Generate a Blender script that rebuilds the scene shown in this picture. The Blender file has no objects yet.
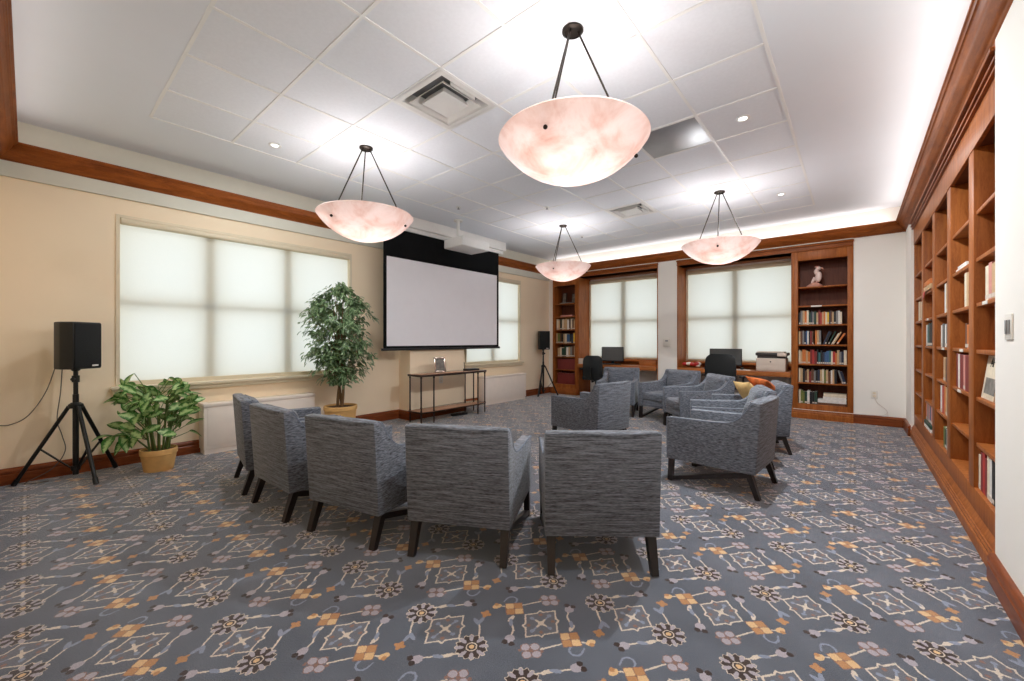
import bpy, bmesh, math, random
from mathutils import Vector, Matrix
random.seed(7)
PI = math.pi
R = math.radians
sc = bpy.context.scene
col = sc.collection

# ------------------------------------------------------------------ camera
cam = bpy.data.cameras.new('camera')
cam.sensor_width = 36.0
cam.lens = 407.15 / 1024 * 36.0
cam.clip_start = 0.05
camo = bpy.data.objects.new('camera', cam)
camo.location = (0, 0, 1.27)
camo.rotation_euler = (PI / 2, 0, R(40.08))
col.objects.link(camo)
sc.camera = camo

# ------------------------------------------------------------------ view, sky
sc.view_settings.view_transform = 'Standard'
sc.view_settings.look = 'None'
sc.view_settings.gamma = 1.0
sc.view_settings.use_curve_mapping = False
sc.view_settings.exposure = 0.90
sc.cycles.use_denoising = True
sc.cycles.max_bounces = 16
sc.cycles.diffuse_bounces = 12
sc.cycles.transmission_bounces = 6
sc.cycles.transparent_max_bounces = 12
sc.cycles.sample_clamp_indirect = 10.0
sc.cycles.caustics_reflective = False
sc.cycles.caustics_refractive = False
w = bpy.data.worlds.new('sky')
sc.world = w
w.use_nodes = True
bg = w.node_tree.nodes['Background']
bg.inputs['Color'].default_value = (0.92, 0.96, 1.0, 1)
SKY = 1.08
bg.inputs['Strength'].default_value = SKY
PEND_W = 11.4          # each pendant's bulb
COVE_W = 8.0          # per metre-ish of cove strip

# room
WL, WR, WN, WF, ZC = -5.72, 0.60, -0.20, 8.20, 3.229
WP = 0.57              # white wall panel by the camera
BAY = 8.70             # plane of the roller shades in the far bays

# ------------------------------------------------------------------ lamps
def area(name, loc, sx, sy, power, color, rot):
    l = bpy.data.lights.new(name, 'AREA')
    l.shape = 'RECTANGLE'; l.size = sx; l.size_y = sy
    l.energy = power; l.color = color
    o = bpy.data.objects.new(name, l)
    o.location = loc; o.rotation_euler = rot
    col.objects.link(o)
    return o
TILT = R(74)
UP = (PI, 0, 0)
CW = (1.0, 0.96, 0.92)
area('cove_strip_far', ((WL + WR) / 2, WF - 0.07, 3.006), 5.9, 0.03, COVE_W * 5.9 * 0.085, CW, UP)
area('cove_strip_right', (WR - 0.07, 4.0, 3.006), 0.03, 7.9, COVE_W * 7.9 * 0.18, CW, (PI, -TILT, 0))
area('added_cove_near', ((WL + WR) / 2, WN + 0.07, 3.006), 5.9, 0.03, COVE_W * 5.9 * 0.06, CW, (PI - TILT, 0, 0))  # unseen strip, added to even out the ceiling light

# recessed downlights: one seen lit, one added unseen, light added at two small fittings
DOWN_W = 44.0
for x, y, k in ((-0.752, 4.054, 1.0), (-0.752, 1.593, 0.28), (-4.446, 1.593, 0.27), (-0.754, 6.486, 0.34)):
    l = bpy.data.lights.new('downlight_lamp', 'AREA'); l.shape = 'DISK'; l.size = 0.07; l.energy = DOWN_W * k; l.color = (0.91, 0.965, 1.0)
    o = bpy.data.objects.new('downlight_lamp', l); o.location = (x, y, ZC - 0.016); col.objects.link(o)

# ------------------------------------------------------------------ materials
def lin(c):
    def f(v):
        v /= 255.0
        return v / 12.92 if v <= 0.04045 else ((v + 0.055) / 1.055) ** 2.4
    return (f(c[0]), f(c[1]), f(c[2]), 1.0)

class NT:
    def __init__(s, name):
        s.m = bpy.data.materials.new(name)
        s.m.use_nodes = True
        s.t = s.m.node_tree
        s.t.nodes.clear()
        s.out = s.n('ShaderNodeOutputMaterial')
    def n(s, typ, **kw):
        x = s.t.nodes.new(typ)
        for k, v in kw.items():
            setattr(x, k, v)
        return x
    def l(s, a, b):
        s.t.links.new(a, b)
    def put(s, sock, v):
        if isinstance(v, bpy.types.NodeSocket):
            s.l(v, sock)
        elif v is not None:
            sock.default_value = v
    def math(s, op, a, b=None, c=None, clamp=False):
        x = s.n('ShaderNodeMath', operation=op)
        x.use_clamp = clamp
        for i, v in enumerate((a, b, c)):
            if v is not None:
                s.put(x.inputs[i], v)
        return x.outputs[0]
    def vm(s, op, a, b=None, scale=None):
        x = s.n('ShaderNodeVectorMath', operation=op)
        s.put(x.inputs[0], a)
        if b is not None: s.put(x.inputs[1], b)
        if scale is not None: s.put(x.inputs['Scale'], scale)
        return x.outputs['Value'] if op in ('DOT_PRODUCT', 'DISTANCE', 'LENGTH') else x.outputs[0]
    def mix(s, fac, a, b, mode='MIX'):
        x = s.n('ShaderNodeMix', data_type='RGBA', blend_type=mode)
        s.put(x.inputs[0], fac); s.put(x.inputs[6], a); s.put(x.inputs[7], b)
        return x.outputs[2]
    def noise(s, vec, scale, detail=3, rough=0.55, dist=0.0):
        x = s.n('ShaderNodeTexNoise')
        if vec is not None: s.l(vec, x.inputs['Vector'])
        x.inputs['Scale'].default_value = scale
        x.inputs['Detail'].default_value = detail
        x.inputs['Roughness'].default_value = rough
        x.inputs['Distortion'].default_value = dist
        return x.outputs['Fac']
    def ramp(s, fac, stops):
        x = s.n('ShaderNodeValToRGB')
        s.l(fac, x.inputs[0])
        e = x.color_ramp.elements
        while len(e) < len(stops): e.new(0.5)
        for i, (p, c) in enumerate(stops):
            e[i].position = p; e[i].color = c
        return x.outputs[0]
    def obj(s, scale=None):
        tc = s.n('ShaderNodeTexCoord')
        v = tc.outputs['Object']
        if scale:
            mp = s.n('ShaderNodeMapping'); mp.inputs['Scale'].default_value = scale
            s.l(v, mp.inputs[0]); v = mp.outputs[0]
        return v
    def bsdf(s, color, rough=0.5, metal=0.0, spec=0.5, bump=None, bumpd=0.1, sheen=0.0):
        b = s.n('ShaderNodeBsdfPrincipled')
        s.put(b.inputs['Base Color'], color)
        s.put(b.inputs['Roughness'], rough)
        b.inputs['Metallic'].default_value = metal
        b.inputs['Specular IOR Level'].default_value = spec
        if sheen:
            b.inputs['Sheen Weight'].default_value = sheen
        if bump is not None:
            bp = s.n('ShaderNodeBump'); bp.inputs['Strength'].default_value = bumpd
            bp.inputs['Distance'].default_value = 0.01
            s.l(bump, bp.inputs['Height']); s.l(bp.outputs[0], b.inputs['Normal'])
        s.l(b.outputs[0], s.out.inputs[0])
        return b

def plain(name, c, rough=0.5, metal=0.0, spec=0.5, vary=0.06, scale=9.0, bump=0.0):
    t = NT(name)
    k = t.noise(t.obj(), scale, 4)
    c0 = tuple(max(0, v * (1 - vary)) for v in lin(c)[:3]) + (1,)
    c1 = tuple(min(1, v * (1 + vary)) for v in lin(c)[:3]) + (1,)
    colr = t.ramp(k, [(0.3, c0), (0.7, c1)])
    if bump:
        t.bsdf(colr, rough, metal, spec, t.noise(t.obj(), 160, 2), bump)
    else:
        t.bsdf(colr, rough, metal, spec)
    return t.m

def wood(name, dark, light, scale=(1, 1, 1), rough=0.32):
    t = NT(name)
    v = t.obj(scale)
    k1 = t.noise(v, 3.0, 5, 0.6, 0.8)
    k2 = t.noise(t.obj(tuple(q * 6 for q in scale)), 6.0, 3, 0.6)
    k = t.math('ADD', t.math('MULTIPLY', k1, 0.7), t.math('MULTIPLY', k2, 0.3))
    c = t.ramp(k, [(0.32, lin(dark)), (0.68, lin(light))])
    t.bsdf(c, rough, 0, 0.2)
    return t.m

def fabric(name, dark, light, warm):
    t = NT(name)
    a = t.noise(t.obj((7, 30, 150)), 1.0, 3, 0.6)
    b = t.noise(t.obj((40, 40, 260)), 1.0, 2, 0.5)
    k = t.math('ADD', t.math('MULTIPLY', a, 0.65), t.math('MULTIPLY', b, 0.35))
    c = t.ramp(k, [(0.36, lin(dark)), (0.66, lin(light))])
    c = t.mix(t.math('MULTIPLY', t.noise(t.obj((5, 9, 60)), 1.0, 2), 0.28), c, lin(warm))
    t.bsdf(c, 0.92, 0, 0.15, b, 0.25, sheen=0.25)
    return t.m

def carpet():
    t = NT('carpet')
    tc = t.n('ShaderNodeTexCoord')
    P = tc.outputs['Object']
    nz = t.n('ShaderNodeTexNoise'); nz.inputs['Scale'].default_value = 120; nz.inputs['Detail'].default_value = 1
    t.l(P, nz.inputs['Vector'])
    wob = t.vm('SCALE', t.vm('SUBTRACT', nz.outputs['Color'], (0.5, 0.5, 0.5)), scale=0.010)
    P = t.vm('ADD', P, wob)
    sx = t.n('ShaderNodeSeparateXYZ'); t.l(P, sx.inputs[0])
    x, y = sx.outputs[0], sx.outputs[1]
    def cell(ox, oy):
        ax = t.math('WRAP', t.math('SUBTRACT', x, ox), 0.3, -0.3)
        ay = t.math('WRAP', t.math('SUBTRACT', y, oy), 0.3, -0.3)
        s = t.math('SIGN', ax)
        qx, qy = t.math('MULTIPLY', ax, s), t.math('MULTIPLY', ay, s)
        cb = t.n('ShaderNodeCombineXYZ'); t.l(qx, cb.inputs[0]); t.l(qy, cb.inputs[1])
        return qx, qy, cb.outputs[0]
    def circ(q, c, r):
        return t.math('LESS_THAN', t.vm('DISTANCE', q, (c[0], c[1], 0)), r)
    def ring(q, c, r, w_):
        return t.math('COMPARE', t.vm('DISTANCE', q, (c[0], c[1], 0)), r, w_)
    def ell(q, c, ang, a, b):
        d = t.vm('SUBTRACT', q, (c[0], c[1], 0))
        ca, sa = math.cos(R(ang)), math.sin(R(ang))
        u = t.vm('DOT_PRODUCT', d, (ca / a, sa / a, 0))
        v = t.vm('DOT_PRODUCT', d, (-sa / b, ca / b, 0))
        return t.math('LESS_THAN', t.math('MULTIPLY_ADD', u, u, t.math('MULTIPLY', v, v)), 1.0)
    def seg(q, a, b, w_):
        d = (b[0] - a[0], b[1] - a[1]); L2 = d[0] ** 2 + d[1] ** 2
        pa = t.vm('SUBTRACT', q, (a[0], a[1], 0))
        h = t.math('MULTIPLY', t.vm('DOT_PRODUCT', pa, (d[0], d[1], 0)), 1 / L2, clamp=True)
        e = t.vm('SCALE', (d[0], d[1], 0), scale=h)
        return t.math('LESS_THAN', t.vm('DISTANCE', pa, e), w_)
    mx = lambda a, b: t.math('MAXIMUM', a, b)
    mn = lambda a, b: t.math('MINIMUM', a, b)
    cream, blue, lilac = lin((208, 192, 174)), lin((132, 140, 158)), lin((166, 157, 164))
    brown, apricot, orange = lin((50, 30, 24)), lin((214, 176, 128)), lin((180, 128, 82))
    inner, rust = lin((100, 101, 109)), lin((136, 98, 84))
    n1 = t.noise(tc.outputs['Object'], 2.2, 3)
    n2 = t.noise(tc.outputs['Object'], 260, 2)
    base = t.ramp(t.math('ADD', t.math('MULTIPLY', n1, 0.5), t.math('MULTIPLY', n2, 0.5)),
                  [(0.35, lin((69, 74, 85))), (0.66, lin((101, 106, 117)))])
    c = base
    qx, qy, q = cell(-1.078, 1.483)
    def star(c, qx, qy, q):
        ax, ay = t.math('ABSOLUTE', qx), t.math('ABSOLUTE', qy)
        dia = t.math('SUBTRACT', t.math('ADD', t.math('DIVIDE', ax, 0.089), t.math('DIVIDE', ay, 0.110)), 1.0)
        dia = t.math('MULTIPLY', dia, 0.068)
        rec = t.math('MAXIMUM', t.math('SUBTRACT', ax, 0.053), t.math('SUBTRACT', ay, 0.066))
        d = mn(dia, rec)
        c = t.mix(t.math('LESS_THAN', d, 0.0), c, inner)
        c = t.mix(t.math('COMPARE', d, 0.0, 0.0036), c, cream)
        c = t.mix(mx(seg(q, (0, 0.07), (0, -0.07), 0.0042), seg(q, (-0.052, 0), (0.052, 0), 0.0042)), c, blue)
        c = t.mix(mx(circ(q, (0.05, 0), 0.010), mx(circ(q, (0, 0.064), 0.010), circ(q, (0, -0.064), 0.010))), c, blue)
        c = t.mix(mx(circ(q, (0, 0), 0.013), mx(seg(q, (0, 0.028), (0, -0.028), 0.005), seg(q, (-0.028, 0), (0.028, 0), 0.005))), c, cream)
        c = t.mix(mx(circ(q, (0.034, 0.045), 0.009), circ(q, (0.034, -0.045), 0.009)), c, rust)
        return c
    c = star(c, qx, qy, q)
    # stems, curls
    c = t.mix(mx(seg(q, (0.15, -0.03), (0.075, -0.15), 0.0038),
                 mx(seg(q, (0.113, 0.074), (0.067, 0.112), 0.0038), seg(q, (0.067, 0.112), (0.05, 0.152), 0.0038))), c, cream)
    arc = mn(ring(q, (0.205, -0.040), 0.026, 0.0045), t.math('LESS_THAN', qy, -0.034))
    c = t.mix(mx(arc, seg(q, (0.226, -0.008), (0.231, -0.036), 0.0038)), c, blue)
    c = t.mix(seg(q, (0.19, 0.01), (0.222, 0.03), 0.0035), c, cream)
    c = t.mix(ell(q, (0.229, 0.040), 70, 0.023, 0.015), c, apricot)
    c = t.mix(circ(q, (0.239, 0.032), 0.011), c, orange)
    c = t.mix(ell(q, (0.122, 0.062), 100, 0.024, 0.010), c, cream)
    c = t.mix(ell(q, (0.107, 0.082), 130, 0.024, 0.009), c, blue)
    # bud
    c = t.mix(ell(q, (0.047, 0.162), 112, 0.024, 0.021), c, lilac)
    c = t.mix(mx(circ(q, (0.022, 0.180), 0.013), circ(q, (0.050, 0.190), 0.013)), c, brown)
    # orange four-petal blossom
    def dmd(q, c_, r):
        d = t.vm('ABSOLUTE', t.vm('SUBTRACT', q, (c_[0], c_[1], 0)))
        return t.math('LESS_THAN', t.vm('DOT_PRODUCT', d, (1, 1, 0)), r)
    c = t.mix(dmd(q, (0.155, 0), 0.0585), c, rust)
    c = t.mix(mx(mn(dmd(q, (0.155, 0.028), 0.0262), circ(q, (0.155, 0.028), 0.023)), mn(dmd(q, (0.155, -0.028), 0.0262), circ(q, (0.155, -0.028), 0.023))), c, orange)
    c = t.mix(mx(mn(dmd(q, (0.127, 0), 0.0262), circ(q, (0.127, 0), 0.023)), mn(dmd(q, (0.183, 0), 0.0262), circ(q, (0.183, 0), 0.023))), c, apricot)
    # lilac four-petal flower
    f = (0.064, -0.158)
    c = t.mix(mx(circ(q, (f[0] + 0.036, f[1] + 0.026), 0.008), circ(q, (f[0] - 0.036, f[1] - 0.026), 0.008)), c, rust)
    c = t.mix(dmd(q, f, 0.0545), c, inner)
    for rr_, cc_ in ((0.0205, rust), (0.0175, lilac)):
        c = t.mix(mx(mx(circ(q, (f[0] + 0.029, f[1]), rr_), circ(q, (f[0] - 0.029, f[1]), rr_)),
                     mx(circ(q, (f[0], f[1] + 0.028), rr_), circ(q, (f[0], f[1] - 0.028), rr_))), c, cc_)
    c = t.mix(circ(q, f, 0.008), c, rust)
    # second lattice: stars with dark rosettes
    qx, qy, q = cell(-1.380, 1.183)
    c = star(c, qx, qy, q)
    c = t.mix(mx(mx(seg(q, (0.158, 0.05), (0.116, 0.098), 0.0038), seg(q, (0.116, 0.098), (0.080, 0.130), 0.0038)),
                 mx(seg(q, (0.150, -0.06), (0.107, -0.108), 0.0038), seg(q, (0.107, -0.108), (0.055, -0.170), 0.0038))), c, cream)
    c = t.mix(mx(ell(q, (0.084, 0.140), 105, 0.026, 0.009), ell(q, (0.072, 0.122), 160, 0.026, 0.010)), c, blue)
    c = t.mix(ell(q, (0.124, -0.094), 60, 0.024, 0.010), c, cream)
    c = t.mix(ell(q, (0.098, -0.122), 30, 0.024, 0.010), c, blue)
    c = t.mix(mx(ell(q, (0.069, 0.187), 20, 0.026, 0.012), ell(q, (0.069, 0.187), 110, 0.026, 0.012)), c, orange)
    c = t.mix(ell(q, (0.046, -0.186), 60, 0.024, 0.021), c, lilac)
    c = t.mix(mx(circ(q, (0.046, -0.212), 0.013), circ(q, (0.020, -0.200), 0.013)), c, brown)
    # rosette
    rp = t.vm('SUBTRACT', q, (0.164, 0.001, 0))
    s2 = t.n('ShaderNodeSeparateXYZ'); t.l(rp, s2.inputs[0])
    rr = t.vm('LENGTH', rp)
    th = t.math('ARCTAN2', s2.outputs[1], s2.outputs[0])
    def fold(th_):
        al = t.math('WRAP', th_, PI / 8, -PI / 8)
        cb = t.n('ShaderNodeCombineXYZ')
        t.l(t.math('MULTIPLY', rr, t.math('COSINE', al)), cb.inputs[0])
        t.l(t.math('MULTIPLY', rr, t.math('SINE', al)), cb.inputs[1])
        return cb.outputs[0]
    k, k2 = fold(th), fold(t.math('ADD', th, PI / 8))
    c = t.mix(mx(ell(k, (0.049, 0), 0, 0.0230, 0.0120), dmd(k2, (0.040, 0), 0.0320)), c, cream)
    c = t.mix(mx(dmd(k2, (0.040, 0), 0.0278), t.math('LESS_THAN', rr, 0.044)), c, brown)
    c = t.mix(ell(k, (0.050, 0), 0, 0.0190, 0.0088), c, lilac)
    c = t.mix(t.math('LESS_THAN', rr, 0.024), c, cream)
    c = t.mix(t.math('LESS_THAN', rr, 0.019), c, brown)
    c = t.mix(t.math('LESS_THAN', rr, 0.011), c, apricot)
    # yarn
    g = t.ramp(n2, [(0.3, (0.72, 0.72, 0.72, 1)), (0.7, (1.2, 1.2, 1.2, 1))])
    c = t.mix(1.0, c, g, 'MULTIPLY')
    b_ = t.bsdf(c, 0.9, 0, 0.2, n2, 0.25, sheen=0.6)
    b_.inputs['Sheen Roughness'].default_value = 0.45
    return t.m

def shade_mat(name, c, trans):
    t = NT(name)
    weave = t.noise(t.obj(), 300, 1)
    cc = t.ramp(weave, [(0.3, lin(tuple(v - 5 for v in c))), (0.7, lin(c))])
    d = t.n('ShaderNodeBsdfDiffuse'); t.l(cc, d.inputs[0])
    tr = t.n('ShaderNodeBsdfTranslucent'); t.l(cc, tr.inputs[0])
    m = t.n('ShaderNodeMixShader'); m.inputs[0].default_value = trans
    t.l(d.outputs[0], m.inputs[1]); t.l(tr.outputs[0], m.inputs[2])
    t.l(m.outputs[0], t.out.inputs[0])
    return t.m

def pane_mat():
    t = NT('window_glass')
    tr = t.n('ShaderNodeBsdfTransparent'); tr.inputs[0].default_value = (0.95, 0.97, 0.97, 1)
    g = t.n('ShaderNodeBsdfGlossy'); g.inputs['Roughness'].default_value = 0.02
    m = t.n('ShaderNodeMixShader'); m.inputs[0].default_value = 0.05
    t.l(tr.outputs[0], m.inputs[1]); t.l(g.outputs[0], m.inputs[2])
    t.l(m.outputs[0], t.out.inputs[0])
    return t.m

def alabaster():
    t = NT('alabaster')
    v = t.obj()
    k = t.noise(v, 4.2, 7, 0.60, 0.5)
    c = t.ramp(k, [(0.26, lin((190, 144, 130))), (0.38, lin((222, 196, 186))), (0.54, lin((236, 222, 217))), (0.75, lin((244, 236, 234)))])
    d = t.n('ShaderNodeBsdfDiffuse'); t.l(c, d.inputs[0])
    tr = t.n('ShaderNodeBsdfTranslucent'); t.l(c, tr.inputs[0])
    gl = t.n('ShaderNodeBsdfGlossy'); gl.inputs['Roughness'].default_value = 0.25
    m = t.n('ShaderNodeMixShader'); m.inputs[0].default_value = 0.5
    t.l(d.outputs[0], m.inputs[1]); t.l(tr.outputs[0], m.inputs[2])
    m2 = t.n('ShaderNodeMixShader'); m2.inputs[0].default_value = 0.04
    t.l(m.outputs[0], m2.inputs[1]); t.l(gl.outputs[0], m2.inputs[2])
    t.l(m2.outputs[0], t.out.inputs[0])
    return t.m

def leaf_mat(name, edge, mid):
    t = NT(name)
    tc = t.n('ShaderNodeTexCoord')
    s = t.n('ShaderNodeSeparateXYZ'); t.l(tc.outputs['UV'], s.inputs[0])
    d = t.math('MULTIPLY', t.math('ABSOLUTE', t.math('SUBTRACT', s.outputs[0], 0.5)), 2.0)
    sp = t.noise(tc.outputs['Object'], 38.0, 3)
    d = t.math('ADD', d, t.math('MULTIPLY', t.math('SUBTRACT', sp, 0.5), 1.7))
    c = t.ramp(d, [(0.22, lin(mid)), (0.72, lin(edge))])
    b = t.n('ShaderNodeBsdfPrincipled'); t.l(c, b.inputs['Base Color']); b.inputs['Roughness'].default_value = 0.35
    tr = t.n('ShaderNodeBsdfTranslucent'); t.l(c, tr.inputs[0])
    m = t.n('ShaderNodeMixShader'); m.inputs[0].default_value = 0.25
    t.l(b.outputs[0], m.inputs[1]); t.l(tr.outputs[0], m.inputs[2]); t.l(m.outputs[0], t.out.inputs[0])
    return t.m

def glow(name, c, s):
    t = NT(name)
    e = t.n('ShaderNodeEmission'); e.inputs[0].default_value = c; e.inputs[1].default_value = s
    t.l(e.outputs[0], t.out.inputs[0])
    return t.m

M = dict(
    carpet=carpet(),
    wall_beige=plain('wall_beige', (248, 229, 200), 0.9, spec=0.2, vary=0.02, scale=1.5),
    wall_white=plain('wall_white', (245, 240, 232), 0.9, spec=0.2, vary=0.015, scale=1.5),
    ceiling=plain('ceiling_paint', (227, 231, 237), 0.95, spec=0.1, vary=0.015, scale=1.2),
    tile=plain('ceiling_tile', (228, 231, 236), 0.95, spec=0.1, vary=0.02, scale=40),
    tbar=plain('ceiling_grid_white', (232, 232, 230), 0.5, vary=0.02),
    frieze=plain('frieze_paint', (214, 212, 198), 0.8, vary=0.02),
    cream=plain('window_cream', (226, 212, 184), 0.55, vary=0.03),
    base_wood=wood('baseboard_wood', (104, 50, 26), (150, 80, 42), (1, 1, 8)),
    crown_wood=wood('crown_wood', (114, 56, 20), (166, 92, 38), (1.2, 1.2, 8), 0.45),
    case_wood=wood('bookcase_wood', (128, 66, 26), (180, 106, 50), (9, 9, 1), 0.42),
    case_back_shaded=wood('bookcase_back_shaded', (84, 44, 30), (112, 64, 44), (9, 9, 1), 0.5),  # shade inside the bookcases is put into this darker wood colour
    desk_wood=wood('desk_wood', (150, 84, 42), (192, 120, 66), (1, 9, 9), 0.28),
    shade=shade_mat('shade_fabric', (233, 233, 226), 0.64),
    glass=pane_mat(),
    alabaster=alabaster(),
    bronze=plain('dark_bronze', (58, 50, 44), 0.4, 0.8, vary=0.1),
    fabric=fabric('grey_blue_weave', (46, 49, 55), (146, 152, 164), (92, 86, 83)),
    piping=plain('lit_edge_piping', (116, 124, 138), 0.85, vary=0.08, spec=0.2),  # paler than the weave: highlights along the arm edges are in the colour
    ebony=plain('dark_leg_wood', (34, 25, 22), 0.35, vary=0.2, scale=20),
    black=plain('black_plastic', (20, 20, 21), 0.45, vary=0.1),
    grille=plain('black_grille', (13, 13, 14), 0.8, vary=0.2, scale=200, bump=0.5),
    steel_black=plain('black_tube', (30, 29, 28), 0.35, 0.3, vary=0.1),
    chair_black=plain('office_mesh_black', (24, 26, 27), 0.7, vary=0.15, scale=120),
    screen_dark=plain('monitor_panel', (92, 94, 94), 0.3, vary=0.05),
    screen_white=plain('projection_white', (240, 238, 242), 0.95, vary=0.01, spec=0.1),
    screen_black=plain('projection_border', (22, 22, 23), 0.9, vary=0.1, spec=0.1),
    white_metal=plain('white_enamel', (224, 222, 218), 0.4, vary=0.02),
    heater=plain('heater_enamel', (240, 228, 216), 0.5, vary=0.02),
    grey_metal=plain('grey_metal', (150, 150, 150), 0.35, 0.6, vary=0.05),
    dark_gap=plain('dark_recess', (24, 24, 25), 0.9),
    duct=plain('duct_grey', (112, 112, 113), 0.8),
    mirror_panel=plain('panel_metal', (168, 168, 170), 0.42, 0.7, vary=0.12, scale=3),
    terracotta=plain('ochre_clay', (222, 174, 108), 0.75, vary=0.08, scale=14),
    soil=plain('soil', (104, 74, 44), 0.95, vary=0.3, scale=60, bump=0.8),
    stem_green=plain('stem_green', (92, 112, 52), 0.6, vary=0.15),
    bark=plain('bark', (122, 92, 60), 0.9, vary=0.25, scale=40, bump=0.6),
    ficus=leaf_mat('fig_leaf', (84, 116, 72), (152, 174, 130)),
    dieff=leaf_mat('variegated_leaf', (70, 126, 52), (188, 214, 146)),
    yellow=plain('yellow_cloth', (232, 194, 130), 0.9, vary=0.06, scale=30),
    rust_cloth=plain('rust_cloth', (188, 98, 46), 0.9, vary=0.55, scale=14),
    printer=plain('printer_shell', (214, 196, 180), 0.5, vary=0.02),
    printer_dark=plain('printer_dark', (62, 56, 54), 0.5),
    bone=plain('bird_white', (232, 206, 196), 0.5, vary=0.08),
    bird_pink=plain('bird_pink', (202, 146, 128), 0.5, vary=0.1),
    paper=plain('paper', (232, 222, 210), 0.8, vary=0.04, scale=60),
    red=plain('red_wrap', (196, 48, 48), 0.4, vary=0.2, scale=20),
    metal_brown=plain('brown_metal', (58, 38, 30), 0.4, 0.4, vary=0.1),
    tabletop=wood('tabletop_wood', (150, 106, 82), (190, 146, 118), (9, 1, 1), 0.18),
    silver=plain('silver_frame', (196, 176, 160), 0.2, 0.7, vary=0.2, scale=30),
    photo_grey=plain('grey_photo', (120, 114, 106), 0.6, vary=0.5, scale=18),
    ink=plain('black_ink', (28, 26, 26), 0.7),
    bulb=glow('lit_bulb', (1.0, 0.93, 0.84, 1), 14.0),
    lens_glow=glow('downlight_lens', (1.0, 0.97, 0.92, 1), 2.2),
    spine_label=plain('spine_label', (206, 192, 178), 0.7, vary=0.05),
    plate=plain('white_plate', (232, 226, 216), 0.4, vary=0.01),
    cable_white=plain('white_cable', (222, 210, 200), 0.5),
    cable_grey=plain('grey_cable', (96, 88, 82), 0.6),
)
BOOK = {k: plain('cover_' + k.replace(' ', '_'), c, 0.55, vary=0.12, scale=30) for k, c in {
    'dark red': (126, 42, 38), 'red': (176, 50, 44), 'orange': (206, 116, 52), 'tan': (196, 160, 118), 'cream': (226, 210, 184),
    'white': (228, 222, 214), 'yellow': (222, 178, 54), 'olive green': (108, 116, 56), 'dark green': (38, 66, 52), 'blue': (58, 92, 132),
    'navy': (40, 46, 66), 'black': (32, 29, 30), 'grey': (132, 126, 122), 'brown': (104, 66, 44), 'pink': (206, 140, 128), 'teal': (58, 108, 112)}.items()}

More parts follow.
